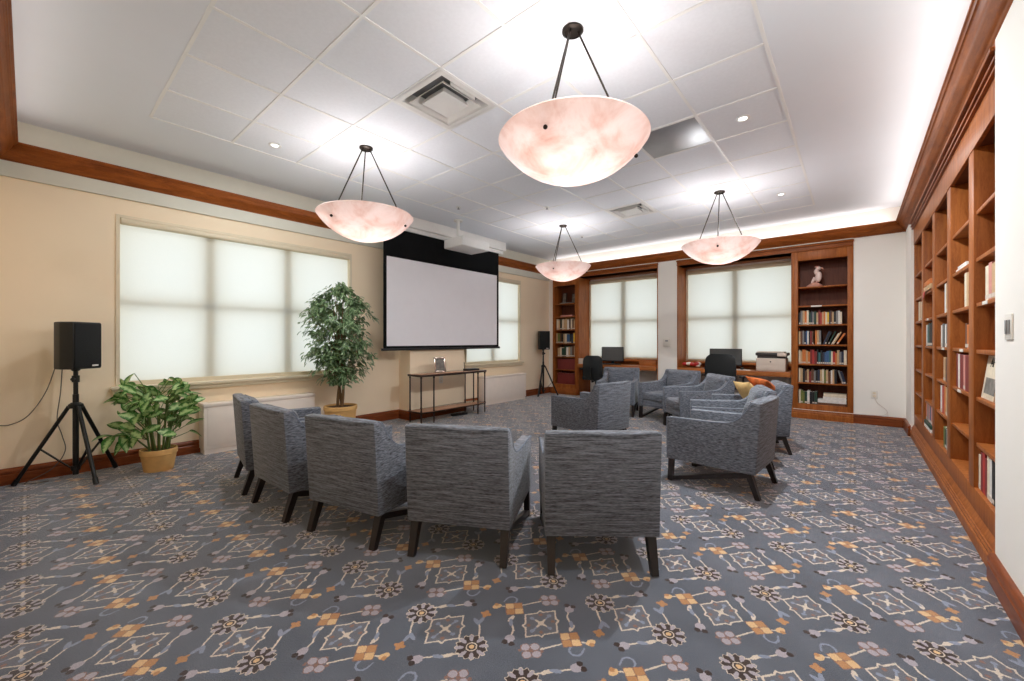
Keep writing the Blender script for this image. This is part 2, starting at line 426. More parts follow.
# ------------------------------------------------------------------ mesh helpers
class MB:
    def __init__(s, *mats):
        s.v = []; s.f = []; s.mi = []; s.uv = {}; s.mats = list(mats)
    def add(s, verts, faces, mi=0, X=None):
        o = len(s.v)
        for p in verts:
            p = Vector(p)
            s.v.append(X @ p if X is not None else p)
        for f in faces:
            s.f.append([i + o for i in f]); s.mi.append(mi)
    def from_bm(s, bm, mi=0, X=None):
        bm.verts.index_update()
        s.add([v.co.copy() for v in bm.verts], [[v.index for v in f.verts] for f in bm.faces], mi, X)
        bm.free()
    def box(s, x0, x1, y0, y1, z0, z1, b=0.0, mi=0, X=None, seg=2):
        x0, x1 = min(x0, x1), max(x0, x1); y0, y1 = min(y0, y1), max(y0, y1); z0, z1 = min(z0, z1), max(z0, z1)
        vs = [(x0, y0, z0), (x1, y0, z0), (x1, y1, z0), (x0, y1, z0), (x0, y0, z1), (x1, y0, z1), (x1, y1, z1), (x0, y1, z1)]
        fs = [(3, 2, 1, 0), (4, 5, 6, 7), (0, 1, 5, 4), (1, 2, 6, 5), (2, 3, 7, 6), (3, 0, 4, 7)]
        if b <= 0:
            s.add(vs, fs, mi, X)
        else:
            s.bevelled(vs, fs, b, mi, X, seg)
        return s
    def bevelled(s, vs, fs, b, mi=0, X=None, seg=2):
        bm = bmesh.new()
        bv = [bm.verts.new(p) for p in vs]
        for f in fs: bm.faces.new([bv[i] for i in f])
        bmesh.ops.recalc_face_normals(bm, faces=bm.faces)
        bmesh.ops.bevel(bm, geom=list(bm.edges), offset=b, segments=seg, profile=0.5, affect='EDGES', clamp_overlap=True)
        s.from_bm(bm, mi, X)
    def prism(s, poly, axis, a0, a1, b=0.0, mi=0, X=None, seg=2):
        n = len(poly)
        def P(p, a):
            return {'x': (a, p[0], p[1]), 'y': (p[0], a, p[1]), 'z': (p[0], p[1], a)}[axis]
        vs = [P(p, a0) for p in poly] + [P(p, a1) for p in poly]
        fs = [list(range(n))[::-1], list(range(n, 2 * n))] + [(i, (i + 1) % n, n + (i + 1) % n, n + i) for i in range(n)]
        if b > 0:
            s.bevelled(vs, fs, b, mi, X, seg)
        else:
            bm = bmesh.new(); bv = [bm.verts.new(p) for p in vs]
            for f in fs: bm.faces.new([bv[i] for i in f])
            bmesh.ops.recalc_face_normals(bm, faces=bm.faces)
            s.from_bm(bm, mi, X)
        return s
    def bar(s, p0, p1, w_, d_, mi=0, w1=None, d1=None, up=(0, 0, 1)):
        p0, p1 = Vector(p0), Vector(p1)
        z = (p1 - p0).normalized(); u = Vector(up)
        if abs(z.dot(u)) > 0.95: u = Vector((0, 1, 0))
        x = u.cross(z).normalized(); y = z.cross(x)
        w1 = w_ if w1 is None else w1; d1 = d_ if d1 is None else d1
        vs = []
        for p, a, b in ((p0, w_, d_), (p1, w1, d1)):
            for i, j in ((-1, -1), (1, -1), (1, 1), (-1, 1)):
                vs.append(p + x * i * a / 2 + y * j * b / 2)
        s.add(vs, [(3, 2, 1, 0), (4, 5, 6, 7), (0, 1, 5, 4), (1, 2, 6, 5), (2, 3, 7, 6), (3, 0, 4, 7)], mi)
        return s
    def lathe(s, prof, c=(0, 0, 0), n=32, mi=0, X=None, cap=True):
        vs, fs = [], []
        for r, z in prof:
            for i in range(n):
                a = 2 * PI * i / n
                vs.append((c[0] + r * math.cos(a), c[1] + r * math.sin(a), c[2] + z))
        for k in range(len(prof) - 1):
            for i in range(n):
                j = (i + 1) % n
                fs.append((k * n + i, k * n + j, (k + 1) * n + j, (k + 1) * n + i))
        if cap:
            fs.append(tuple(range(n))[::-1]); fs.append(tuple(range((len(prof) - 1) * n, len(prof) * n)))
        s.add(vs, fs, mi, X)
        return s
    def cyl(s, p0, p1, r0, r1=None, n=12, mi=0):
        return s.tube([p0, p1], [r0, r0 if r1 is None else r1], n, mi)
    def tube(s, pts, r, n=8, mi=0):
        pts = [Vector(p) for p in pts]
        rs = r if isinstance(r, (list, tuple)) else [r] * len(pts)
        vs, fs = [], []
        prev = None
        for k, p in enumerate(pts):
            if k == 0: d = pts[1] - pts[0]
            elif k == len(pts) - 1: d = pts[-1] - pts[-2]
            else: d = pts[k + 1] - pts[k - 1]
            d.normalize()
            if prev is None:
                u = Vector((0, 0, 1)) if abs(d.z) < 0.9 else Vector((1, 0, 0))
            else:
                u = prev
            x = (u - d * u.dot(d)).normalized(); y = d.cross(x); prev = x
            for i in range(n):
                a = 2 * PI * i / n
                vs.append(p + (x * math.cos(a) + y * math.sin(a)) * rs[k])
        for k in range(len(pts) - 1):
            for i in range(n):
                j = (i + 1) % n
                fs.append((k * n + i, k * n + j, (k + 1) * n + j, (k + 1) * n + i))
        fs.append(tuple(range(n))[::-1]); fs.append(tuple(range((len(pts) - 1) * n, len(pts) * n)))
        s.add(vs, fs, mi)
        return s
    def ball(s, c, rx, ry=None, rz=None, mi=0, X=None, nu=20, nv=12):
        ry = ry or rx; rz = rz or rx
        vs = [(c[0], c[1], c[2] + rz)]
        for k in range(1, nv):
            t = PI * k / nv
            for i in range(nu):
                a = 2 * PI * i / nu
                vs.append((c[0] + rx * math.sin(t) * math.cos(a), c[1] + ry * math.sin(t) * math.sin(a), c[2] + rz * math.cos(t)))
        vs.append((c[0], c[1], c[2] - rz))
        fs = [(0, 1 + i, 1 + (i + 1) % nu) for i in range(nu)]
        for k in range(nv - 2):
            for i in range(nu):
                j = (i + 1) % nu
                fs.append((1 + k * nu + i, 1 + (k + 1) * nu + i, 1 + (k + 1) * nu + j, 1 + k * nu + j))
        e = len(vs) - 1
        fs += [(e, 1 + (nv - 2) * nu + (i + 1) % nu, 1 + (nv - 2) * nu + i) for i in range(nu)]
        s.add(vs, fs, mi, X)
        return s
    def build(s, name, mat=None, parent=None, smooth=True, ang=38, kind=None, **props):
        me = bpy.data.meshes.new(name)
        me.from_pydata([tuple(v) for v in s.v], [], s.f)
        for m in ([mat] if mat is not None else s.mats):
            me.materials.append(m)
        if mat is None:
            me.polygons.foreach_set('material_index', s.mi)
        if s.uv:
            ul = me.uv_layers.new(name='leaf')
            for l in me.loops:
                ul.data[l.index].uv = s.uv.get(l.vertex_index, (0.5, 0.5))
        if smooth:
            me.polygons.foreach_set('use_smooth', [True] * len(me.polygons))
            me.set_sharp_from_angle(angle=R(ang))
        me.update()
        o = bpy.data.objects.new(name, me)
        col.objects.link(o)
        if parent is not None: o.parent = parent
        if kind: o['kind'] = kind
        for k, v in props.items(): o[k] = v
        return o

def tag(o, label, cat, group=None):
    o['label'] = label; o['category'] = cat
    if group: o['group'] = group
    return o
def thing(name, label, cat, loc=(0, 0, 0), rz=0.0, group=None):
    o = bpy.data.objects.new(name, None)
    o.empty_display_size = 0.1
    o.location = loc; o.rotation_euler = (0, 0, rz)
    col.objects.link(o)
    return tag(o, label, cat, group)
def dup(root, loc, rz, label):
    kids = {}
    for o in bpy.data.objects:
        if o.parent is not None: kids.setdefault(o.parent.name, []).append(o)
    def cp(o, par):
        c = o.copy(); col.objects.link(c)
        if par is not None: c.parent = par
        for k in kids.get(o.name, []): cp(k, c)
        return c
    r = cp(root, None)
    r.location = loc; r.rotation_euler = (0, 0, rz); r['label'] = label
    return r
def struct(mb, name, mat=None, parent=None, smooth=False, **kw):
    return mb.build(name, mat, parent, smooth, kind='structure' if parent is None else None, **kw)

# ================================================================== ROOM SHELL
struct(MB().box(WL - 0.3, WR + 0.6, WN - 0.2, 9.2, -0.08, 0.0), 'floor', M['carpet'])

# ceiling: plaster border, tiles and the metal grid between them
GX0, GX1, GY0, GY1 = -0.447 - 7 * 0.61, -0.447, 2.52 - 3 * 0.61, 7.30
c_ = MB()
c_.box(WL - 0.3, GX0, WN - 0.2, WF + 0.6, ZC, ZC + 0.1)
c_.box(GX1, WR + 0.6, WN - 0.2, WF + 0.6, ZC, ZC + 0.1)
c_.box(GX0, GX1, WN - 0.2, GY0, ZC, ZC + 0.1)
c_.box(GX0, GX1, GY1, WF + 0.6, ZC, ZC + 0.1)
struct(c_, 'ceiling', M['ceiling'])
skip = {(3, -1), (3, 5), (1, 2)}
c_ = MB(); g_ = MB()
for i in range(7):
    for j in range(-3, 8):
        if (i, j) in skip: continue
        x1 = -0.447 - i * 0.61; y0 = 2.52 + j * 0.61; y1 = min(y0 + 0.61, GY1)
        c_.box(x1 - 0.61 + 0.009, x1 - 0.009, y0 + 0.009, y1 - 0.009, ZC + 0.002, ZC + 0.03)
struct(c_, 'ceiling_tile_field', M['tile'])
for i in range(8):
    x = -0.447 - i * 0.61
    g_.box(x - 0.011, x + 0.011, GY0, GY1, ZC - 0.004, ZC + 0.04)
for j in range(-3, 9):
    y = min(2.52 + j * 0.61, GY1)
    g_.box(GX0, GX1, y - 0.011, y + 0.011, ZC - 0.003, ZC + 0.04)
struct(g_, 'ceiling_grid', M['tbar'])

# left wall with two window openings
W1 = (0.57, 3.09, 0.80, 2.55)
W2 = (5.40, 7.09, 0.80, 2.60)
wl = MB()
def wl_box(y0, y1, z0, z1): wl.box(WL - 0.28, WL, y0, y1, z0, z1)
wl_box(WN - 0.2, W1[0], 0, ZC); wl_box(W1[0], W1[1], 0, W1[2]); wl_box(W1[0], W1[1], W1[3], ZC)
wl_box(W1[1], W2[0], 0, ZC); wl_box(W2[0], W2[1], 0, W2[2]); wl_box(W2[0], W2[1], W2[3], ZC)
wl_box(W2[1], WF + 0.3, 0, ZC)
struct(wl, 'wall_left', M['wall_beige'])
PX, PY0, PY1 = -5.42, 3.92, 5.09
struct(MB().box(WL, PX, PY0, PY1, 0, 2.85), 'wall_left_chase', M['wall_beige'])

def left_window(n, Wd, mull, midz):
    y0, y1, z0, z1 = Wd
    XI = WL - 0.085
    fr = MB()
    fr.box(XI - 0.09, WL + 0.012, y0, y0 + 0.03, z0, z1 - 0.03)
    fr.box(XI - 0.09, WL + 0.012, y1 - 0.03, y1, z0, z1 - 0.03)
    fr.box(XI - 0.09, WL + 0.012, y0, y1, z1 - 0.03, z1)
    fr.box(XI - 0.09, WL - 0.02, y0, y1, z0, z0 + 0.05)
    for m in mull: fr.box(XI - 0.09, XI, m - 0.055, m + 0.055, z0, z1)
    ys = [y0] + list(mull) + [y1]
    for a, b in zip(ys[:-1], ys[1:]): fr.box(XI - 0.07, XI, a, b, midz - 0.03, midz + 0.03)
    f = struct(fr, 'window_%d' % n, M['cream'])
    MB().box(XI - 0.06, XI - 0.055, y0 + 0.02, y1 - 0.02, z0 + 0.02, z1 - 0.02).build('pane', M['glass'], f, False)
    sl = MB()
    sl.box(WL - 0.08, WL + 0.075, y0 - 0.04, y1 + 0.04, z0 - 0.03, z0 + 0.005, 0.008)
    sl.box(WL - 0.01, WL + 0.045, y0 - 0.025, y1 + 0.025, z0 - 0.075, z0 - 0.03, 0.008)
    sl.build('sill', M['cream'], f)
    return f
left_window(1, W1, (1.372, 2.224), 1.66)
left_window(2, W2, (6.235,), 1.69)

def roller_shade(label, axis, pos, a0, a1, z0, z1, side):
    """axis 'x': hangs in a plane x=pos along y; axis 'y': in a plane y=pos along x. side points into the room"""
    ra = thing('roller_shade', label, 'window shade', (pos, (a0 + a1) / 2, z0) if axis == 'x' else ((a0 + a1) / 2, pos, z0), 0, 'closed roller shades')
    L = (a1 - a0) / 2
    H = z1 - z0
    X = Matrix.Rotation(-PI / 2, 4, 'Z') if axis == 'x' and side > 0 else Matrix.Identity(4)
    # local: width along x, room towards -y
    if axis == 'x': X = Matrix.Rotation(PI / 2, 4, 'Z')
    f = MB(); nx = 24
    vs, fs = [], []
    for i in range(nx + 1):
        for z in (0.0, H):
            vs.append((-L + 2 * L * i / nx, 0.0015 * math.sin(i * 1.3), z))
    for i in range(nx): fs.append((2 * i, 2 * i + 2, 2 * i + 3, 2 * i + 1))
    f.add(vs, fs, 0, X)
    f.build('shade_fabric', M['shade'], ra)
    c = MB(); c.box(-L - 0.004, L + 0.004, -0.075, 0.01, H - 0.02, H + 0.038, 0.018, 0, X, 3)
    c.build('cassette', M['cream'], ra)
    MB().box(-L, L, -0.012, 0.006, -0.022, 0.004, 0.004, 0, X).build('hem_bar', M['cream'], ra)
    return ra
roller_shade('wide closed roller shade over the left wall window between speaker and fig tree', 'x', WL - 0.045, W1[0] + 0.035, W1[1] - 0.035, W1[2] + 0.03, W1[3] - 0.07, 1)
roller_shade('closed roller shade on the left wall window behind the projection screen', 'x', WL - 0.045, W2[0] + 0.035, W2[1] - 0.035, W2[2] + 0.03, W2[3] - 0.07, 1)

# far wall, with two deep window bays and the bookcases between
BL0, BL1 = -5.60, -4.90        # left bookcase
C0, C1 = -3.042, -2.667        # column
BR0, BR1 = -0.79, -0.013       # right bookcase
D = 0.95
fw = MB()
fw.box(WL - 0.28, BL0, WF, WF + D, 0, ZC)
fw.box(C0, C1, WF, WF + D, 0, ZC)
fw.box(BR1, WR + 0.4, WF, WF + D, 0, ZC)
fw.box(BL0, BL1, WF + 0.34, WF + D, 0, ZC)
fw.box(BR0, BR1, WF + 0.34, WF + D, 0, ZC)
fw.box(BL0, C0, WF, WF + D, 2.86, ZC)
fw.box(C1, BR1, WF, WF + D, 2.86, ZC)
WZ0, WZ1 = 0.86, 2.69
for a, b in ((BL1, C0), (C1, BR0)):
    fw.box(a, b, BAY + 0.05, WF + D, 0, WZ0)
    fw.box(a, b, BAY + 0.05, WF + D, WZ1, 2.9)
struct(fw, 'wall_far', M['wall_white'])

def far_window(n, a, b, mx_):
    YI = BAY + 0.04
    fr = MB()
    fr.box(a, a + 0.06, YI - 0.05, YI + 0.09, WZ0, WZ1); fr.box(b - 0.06, b, YI - 0.05, YI + 0.09, WZ0, WZ1)
    fr.box(a, b, YI - 0.02, YI + 0.09, WZ1 - 0.05, WZ1); fr.box(a, b, YI - 0.02, YI + 0.09, WZ0, WZ0 + 0.05)
    fr.box(mx_ - 0.06, mx_ + 0.06, YI, YI + 0.09, WZ0, WZ1)
    fr.box(a, b, YI, YI + 0.07, 1.68, 1.74)
    f = struct(fr, 'window_%d' % n, M['cream'])
    MB().box(a + 0.03, b - 0.03, YI + 0.05, YI + 0.055, WZ0 + 0.02, WZ1 - 0.02).build('pane', M['glass'], f, False)
    MB().box(a, b, BAY - 0.14, BAY + 0.05, WZ0 - 0.045, WZ0, 0.006).build('sill', M['desk_wood'], f)
    # timber jambs and soffit lining the bay
    j = MB()
    j.box(a - 0.0, a + 0.02, WF + 0.0, BAY + 0.04, 0, 2.73)
    j.box(b - 0.02, b, WF + 0.0, BAY + 0.04, 0, 2.73)
    j.box(a, b, WF, BAY + 0.06, 2.73, 2.86)
    j.build('jamb', M['case_wood'], f, False)
far_window(3, BL1, C0, -4.02)
far_window(4, C1, BR0, -1.75)
roller_shade('closed roller shade in the far bay left of the thermostat', 'y', BAY, BL1 + 0.065, C0 - 0.065, WZ0 + 0.03, WZ1 - 0.07, -1)
roller_shade('closed roller shade in the far bay above the printer', 'y', BAY, C1 + 0.065, BR0 - 0.065, WZ0 + 0.03, WZ1 - 0.07, -1)

# right wall: white panel by the camera, bookcase niche behind
NY0, NY1 = 3.30, 7.53
rw = MB()
rw.box(WP, WR + 0.6, WN - 0.2, NY0, 0, ZC)
rw.box(WR + 0.36, WR + 0.6, NY0, NY1, 0, ZC)
rw.box(WR, WR + 0.6, NY0, NY1, 2.86, ZC)
rw.box(WP, WR + 0.6, NY1, WF + 0.1, 0, ZC)
struct(rw, 'wall_right', M['wall_white'])
struct(MB().box(WL - 0.3, WR + 0.6, WN - 0.2, WN, 0, ZC), 'wall_near', M['wall_beige'])

# crown running round the room, mitred at the corners
CP = [(0.0, 2.85), (0.022, 2.85), (0.026, 2.862), (0.036, 2.866), (0.040, 2.874), (0.050, 2.878), (0.066, 2.896), (0.088, 2.918),
      (0.106, 2.944), (0.116, 2.966), (0.130, 2.970), (0.134, 2.980), (0.145, 2.984), (0.145, 3.0), (0.118, 3.0), (0.108, 2.955), (0.0, 2.955)]
def crown(wall):
    mb = MB(); n = len(CP); vs = []
    for end in (0, 1):
        for p, z in CP:
            if wall == 'left': vs.append((WL + p, (WN + p) if end == 0 else (WF - p), z))
            if wall == 'right': vs.append((WR - p, (WN + p) if end == 0 else (WF - p), z))
            if wall == 'far': vs.append(((WL + p) if end == 0 else (WR - p), WF - p, z))
            if wall == 'near': vs.append(((WL + p) if end == 0 else (WR - p), WN + p, z))
    fs = [list(range(n)), list(range(n, 2 * n))] + [(i, (i + 1) % n, n + (i + 1) % n, n + i) for i in range(n)]
    bm = bmesh.new(); bv = [bm.verts.new(p) for p in vs]
    for f in fs: bm.faces.new([bv[i] for i in f])
    bmesh.ops.recalc_face_normals(bm, faces=bm.faces)
    mb.from_bm(bm)
    return mb.build('trim_crown_' + wall, M['crown_wood'], smooth=True, ang=50, kind='structure')
for s_ in ('left', 'right', 'far', 'near'): crown(s_)
# pale frieze band below the crown on the left and near walls
struct(MB().box(WL, WL + 0.025, WN, WF, 2.715, 2.85).box(WL, PX + 0.02, PY0 - 0.02, PY1 + 0.02, 2.715, 2.85), 'trim_frieze_left', M['frieze'])
struct(MB().box(WL, WR, WN, WN + 0.025, 2.715, 2.85), 'trim_frieze_near', M['frieze'])

struct(MB().box(WL, WL + 0.006, WN, WF, 2.955, ZC - 0.001), 'trim_upper_left', M['frieze'])
# baseboards
BP = [(0, 0), (0.03, 0), (0.03, 0.085), (0.024, 0.092), (0.024, 0.102), (0.03, 0.106), (0.03, 0.118), (0.018, 0.138), (0.010, 0.142), (0, 0.142)]
def baseboard(side, runs):
    mb = MB()
    for ax, pos, sgn, a0, a1 in runs:
        if ax == 'x': mb.prism([(pos + sgn * p, z) for p, z in BP], 'y', a0, a1)
        else: mb.prism([(pos + sgn * p, z) for p, z in BP], 'x', a0, a1)
    struct(mb, 'baseboard_' + side, M['base_wood'], smooth=True)
baseboard('left', [('x', WL, 1, WN, PY0), ('y', PY0, -1, WL, PX + 0.03), ('x', PX, 1, PY0 - 0.03, PY1 + 0.03), ('y', PY1, 1, WL, PX + 0.03), ('x', WL, 1, PY1, WF)])
baseboard('far', [('y', WF, -1, WL, BL0), ('y', WF, -1, C0, C1), ('y', WF, -1, BR1, WP)])
baseboard('right', [('x', WP, -1, WN, NY0), ('x', WP, -1, NY1, WF)])
baseboard('near', [('y', WN, 1, WL, WP)])
# timber header and moulding strips along the far wall
hd = MB()
for a, b in ((BL0, C0), (C1, BR1)):
    hd.box(a, b, WF - 0.012, WF + 0.3, 2.73, 2.86)
    hd.box(a - 0.005, b + 0.005, WF - 0.045, WF + 0.02, 2.80, 2.826, 0.006)
    hd.box(a, b, WF - 0.028, WF + 0.02, 2.73, 2.752, 0.004)
struct(hd, 'trim_header_far', M['crown_wood'], smooth=True)
hd = MB()
for a, b in ((BL0, C0), (C1, BR1)): hd.box(a, b, WF - 0.034, WF + 0.01, 2.836, 2.849)
struct(hd, 'trim_strip_far', M['frieze'])  # thin pale strip just below the far crown
hd = MB()
hd.box(WR - 0.012, WR + 0.34, NY0, NY1, 2.74, 2.86)
hd.box(WR - 0.050, WR + 0.02, NY0, NY1, 2.806, 2.834, 0.006)
hd.box(WR - 0.034, WR + 0.02, NY0, NY1, 2.765, 2.785, 0.005)
hd.box(WR - 0.024, WR + 0.02, NY0, NY1, 2.735, 2.752, 0.004)
struct(hd, 'trim_header_right', M['crown_wood'], smooth=True)

# ================================================================== ARMCHAIRS
HW = 0.312
def make_armchair():
    t = thing('armchair', 'x', 'armchair', group='grey-blue upholstered armchairs')
    side = [(-0.345, 0.2), (0.37, 0.2), (0.37, 0.575), (0.15, 0.577), (-0.02, 0.580), (-0.11, 0.586), (-0.16, 0.596), (-0.20, 0.616), (-0.236, 0.648),
            (-0.268, 0.688), (-0.296, 0.730), (-0.318, 0.760), (-0.340, 0.774), (-0.383, 0.772)]
    for s in (-1, 1):
        m = MB()
        m.prism(side, 'x', s * HW, s * (HW - 0.075), 0.008)
        m.build('armrest', M['fabric'], t)
        p = MB()
        xo = s * (HW - 0.004)
        p.tube([(xo, y, z) for y, z in side[1:-1]], 0.004, 6)
        p.build('piping', M['piping'], t)
    b = MB()
    b.prism([(-0.345, 0.2), (-0.25, 0.2), (-0.285, 0.745), (-0.31, 0.775), (-0.365, 0.778), (-0.383, 0.770)], 'x', -HW + 0.002, HW - 0.002, 0.010)
    b.build('backrest', M['fabric'], t)
    b = MB()
    b.box(-HW + 0.075, HW - 0.075, -0.30, 0.352, 0.205, 0.30, 0.010)
    b.build('seat_rail', M['fabric'], t)
    b = MB()
    b.box(-HW + 0.078, HW - 0.078, -0.22, 0.362, 0.302, 0.43, 0.032, seg=4)
    b.build('seat_cushion', M['fabric'], t)
    b = MB()
    X = Matrix.Translation((0, -0.225, 0.42)) @ Matrix.Rotation(R(12), 4, 'X')
    vs, fs = [], []
    nx, nz, W_, H_ = 14, 12, HW - 0.079, 0.355
    for sd in (1, -1):
        for i in range(nx + 1):
            for k in range(nz + 1):
                u, v = i / nx * 2 - 1, k / nz * 2 - 1
                q = max(0, 1 - abs(u) ** 5) ** 0.5 * max(0, 1 - abs(v) ** 5) ** 0.5
                vs.append((u * W_, sd * (0.012 + 0.058 * q), (v + 1) / 2 * H_))
    N = (nx + 1) * (nz + 1)
    for i in range(nx):
        for k in range(nz):
            a = i * (nz + 1) + k
            fs.append((a, a + 1, a + nz + 2, a + nz + 1)); fs.append((N + a, N + a + nz + 1, N + a + nz + 2, N + a + 1))
    ed = [i * (nz + 1) for i in range(nx + 1)] + [nx * (nz + 1) + k for k in range(1, nz + 1)] + [i * (nz + 1) + nz for i in range(nx - 1, -1, -1)] + [k for k in range(nz - 1, 0, -1)]
    for a, c in zip(ed, ed[1:] + ed[:1]): fs.append((a, c, N + c, N + a))
    b.add(vs, fs, 0, X)
    b.build('back_cushion', M['fabric'], t, ang=60)
    for s in (-1, 1):
        MB().bar((s * 0.275, -0.29, 0.202), (s * 0.278, -0.358, 0.0), 0.052, 0.046, 0, 0.038, 0.036).build('leg', M['ebony'], t, False)
        MB().bar((s * 0.285, 0.335, 0.202), (s * 0.285, 0.345, 0.0), 0.040, 0.044).build('leg', M['ebony'], t, False)
        MB().bar((s * 0.284, 0.335, 0.024), (s * 0.278, -0.285, 0.182), 0.036, 0.036).build('stretcher', M['ebony'], t, False)
    return t
CH = [
    (-1.267, 2.280, 38.9, 'armchair with its back to the camera, rightmost of the front row of five'),
    (-1.916, 1.900, 27.7, 'armchair seen from behind, second from the right in the front row of five'),
    (-2.588, 1.626, 13.8, 'armchair seen from behind, middle of the front row of five'),
    (-3.331, 1.505, 1.6, 'armchair seen from behind, second from the left in the front row of five'),
    (-4.051, 1.543, -10.4, 'armchair at the left end of the front row, nearest the wall heater'),
    (-0.919, 4.034, 85.5, 'armchair in side view right of the aisle, nearest in the right row'),
    (-1.044, 4.875, 108.2, 'armchair squeezed between the side view armchair and the one with pillows'),
    (-0.978, 5.595, 109.7, 'armchair holding the yellow and orange pillows'),
    (-2.512, 4.496, 80.6, 'armchair alone in the middle of the circle, turned sideways to the screen'),
    (-3.177, 6.688, 196.3, 'armchair facing the camera in front of the left desk'),
    (-2.314, 6.728, 161.0, 'armchair facing the circle below the thermostat'),
    (-1.729, 6.168, 131.5, 'armchair in front of the right desk and office chair'),
]
arm0 = make_armchair()
for k, (x, y, a, lab) in enumerate(CH):
    if k == 0:
        arm0.location = (x, y, 0); arm0.rotation_euler = (0, 0, R(a)); arm0['label'] = lab
    else:
        dup(arm0, (x, y, 0), R(a), lab)

# pillows on the third right-hand armchair
def pillow(name, label, mat, size, thick, loc, rot):
    m = MB(); n = 12; vs, fs = [], []
    for sd in (1, -1):
        for i in range(n + 1):
            for k in range(n + 1):
                u, v = i / n * 2 - 1, k / n * 2 - 1
                q = (max(0, 1 - u * u) * max(0, 1 - v * v)) ** 0.42
                pin = 1 - 0.06 * (1 - abs(u)) * abs(v) - 0.0
                vs.append((u * size / 2 * (1 - 0.07 * (1 - v * v)), sd * (0.003 + thick / 2 * q), v * size / 2 * (1 - 0.07 * (1 - u * u))))
    N = (n + 1) ** 2
    for i in range(n):
        for k in range(n):
            a = i * (n + 1) + k
            fs.append((a, a + 1, a + n + 2, a + n + 1)); fs.append((N + a, N + a + n + 1, N + a + n + 2, N + a + 1))
    ed = [i * (n + 1) for i in range(n + 1)] + [n * (n + 1) + k for k in range(1, n + 1)] + [i * (n + 1) + n for i in range(n - 1, -1, -1)] + [k for k in range(n - 1, 0, -1)]
    for a, c in zip(ed, ed[1:] + ed[:1]): fs.append((a, c, N + c, N + a))
    m.add(vs, fs)
    o = m.build(name, mat, None, ang=70)
    o.location = loc; o.rotation_euler = rot
    tag(o, label, 'pillow', 'pillows on the armchair')
    return o
A3 = Matrix.Translation((-0.978, 5.595, 0)) @ Matrix.Rotation(R(109.7), 4, 'Z')
p_ = A3 @ Vector((-0.01, -0.015, 0.61))
pillow('pillow', 'plain yellow pillow leaning in the armchair', M['yellow'], 0.39, 0.12, p_, (R(-32), R(4), R(126)))
p_ = A3 @ Vector((-0.05, -0.165, 0.715))
pillow('pillow', 'patterned orange pillow behind the yellow one', M['rust_cloth'], 0.34, 0.10, p_, (R(-50), R(-4), R(140)))

# ================================================================== PENDANTS
def make_pendant():
    t = thing('pendant_lamp', 'x', 'pendant lamp', group='alabaster bowl pendants')
    z0, z1, RR = 2.280 - ZC, 2.530 - ZC, 0.468
    h = z1 - z0; Rs = (RR * RR + h * h) / (2 * h)
    prof = []
    for k in range(19):
        r = RR * k / 18
        prof.append((max(r, 0.0005), z0 + Rs - math.sqrt(Rs * Rs - r * r)))
    inn = [(max(r - 0.012, 0.0005) if r > 0.05 else r, z + 0.014) for r, z in prof]
    m = MB(); m.lathe(prof + [(RR - 0.004, z1 + 0.006)] + inn[::-1], (0, 0, 0), 64, cap=False)
    m.build('bowl', M['alabaster'], t, ang=50)
    c = MB(); c.lathe([(0.0005, 0), (0.066, 0), (0.066, -0.012), (0.052, -0.022), (0.050, -0.012), (0.03, -0.010), (0.0005, -0.010)], n=32, cap=False)
    c.build('canopy', M['bronze'], t)
    for a in (280, 40, 160):
        d = Vector((math.cos(R(a)), math.sin(R(a)), 0))
        rk = 0.395; zk = z0 + Rs - math.sqrt(Rs * Rs - rk * rk)
        MB().cyl(d * 0.035 + Vector((0, 0, -0.012)), d * rk + Vector((0, 0, zk)), 0.0065, n=8).build('rod', M['bronze'], t)
        nrm = (d * rk - Vector((0, 0, Rs + z0 - zk))).normalized()
        p = d * rk + Vector((0, 0, zk))
        MB().ball(p + nrm * 0.008, 0.013, nu=12, nv=8).build('finial', M['bronze'], t)
    MB().ball((0, 0, z0 + 0.062), 0.030, 0.030, 0.048, nu=14, nv=10).build('bulb', M['bulb'], t)
    return t
PL = [(-1.362, 2.213, 'alabaster bowl pendant nearest the camera, largest in the picture'),
      (-3.802, 2.213, 'alabaster bowl pendant near the left wall window and projection screen'),
      (-1.362, 5.870, 'alabaster bowl pendant in front of the far window above the printer'),
      (-3.802, 5.870, 'smallest looking alabaster bowl pendant, by the far left corner bookcase')]
pen0 = make_pendant()
for k, (x, y, lab) in enumerate(PL):
    if k == 0:
        pen0.location = (x, y, ZC); pen0['label'] = lab
    else: dup(pen0, (x, y, ZC), 0, lab)
    for a in (20, 140, 260):
        l = bpy.data.lights.new('pendant_bulb_light', 'POINT'); l.energy = PEND_W / 3; l.color = (0.90, 0.96, 1.0); l.shadow_soft_size = 0.04
        o = bpy.data.objects.new('pendant_bulb_light', l)
        o.location = (x + 0.11 * math.cos(R(a)), y + 0.11 * math.sin(R(a)), 2.495); col.objects.link(o)

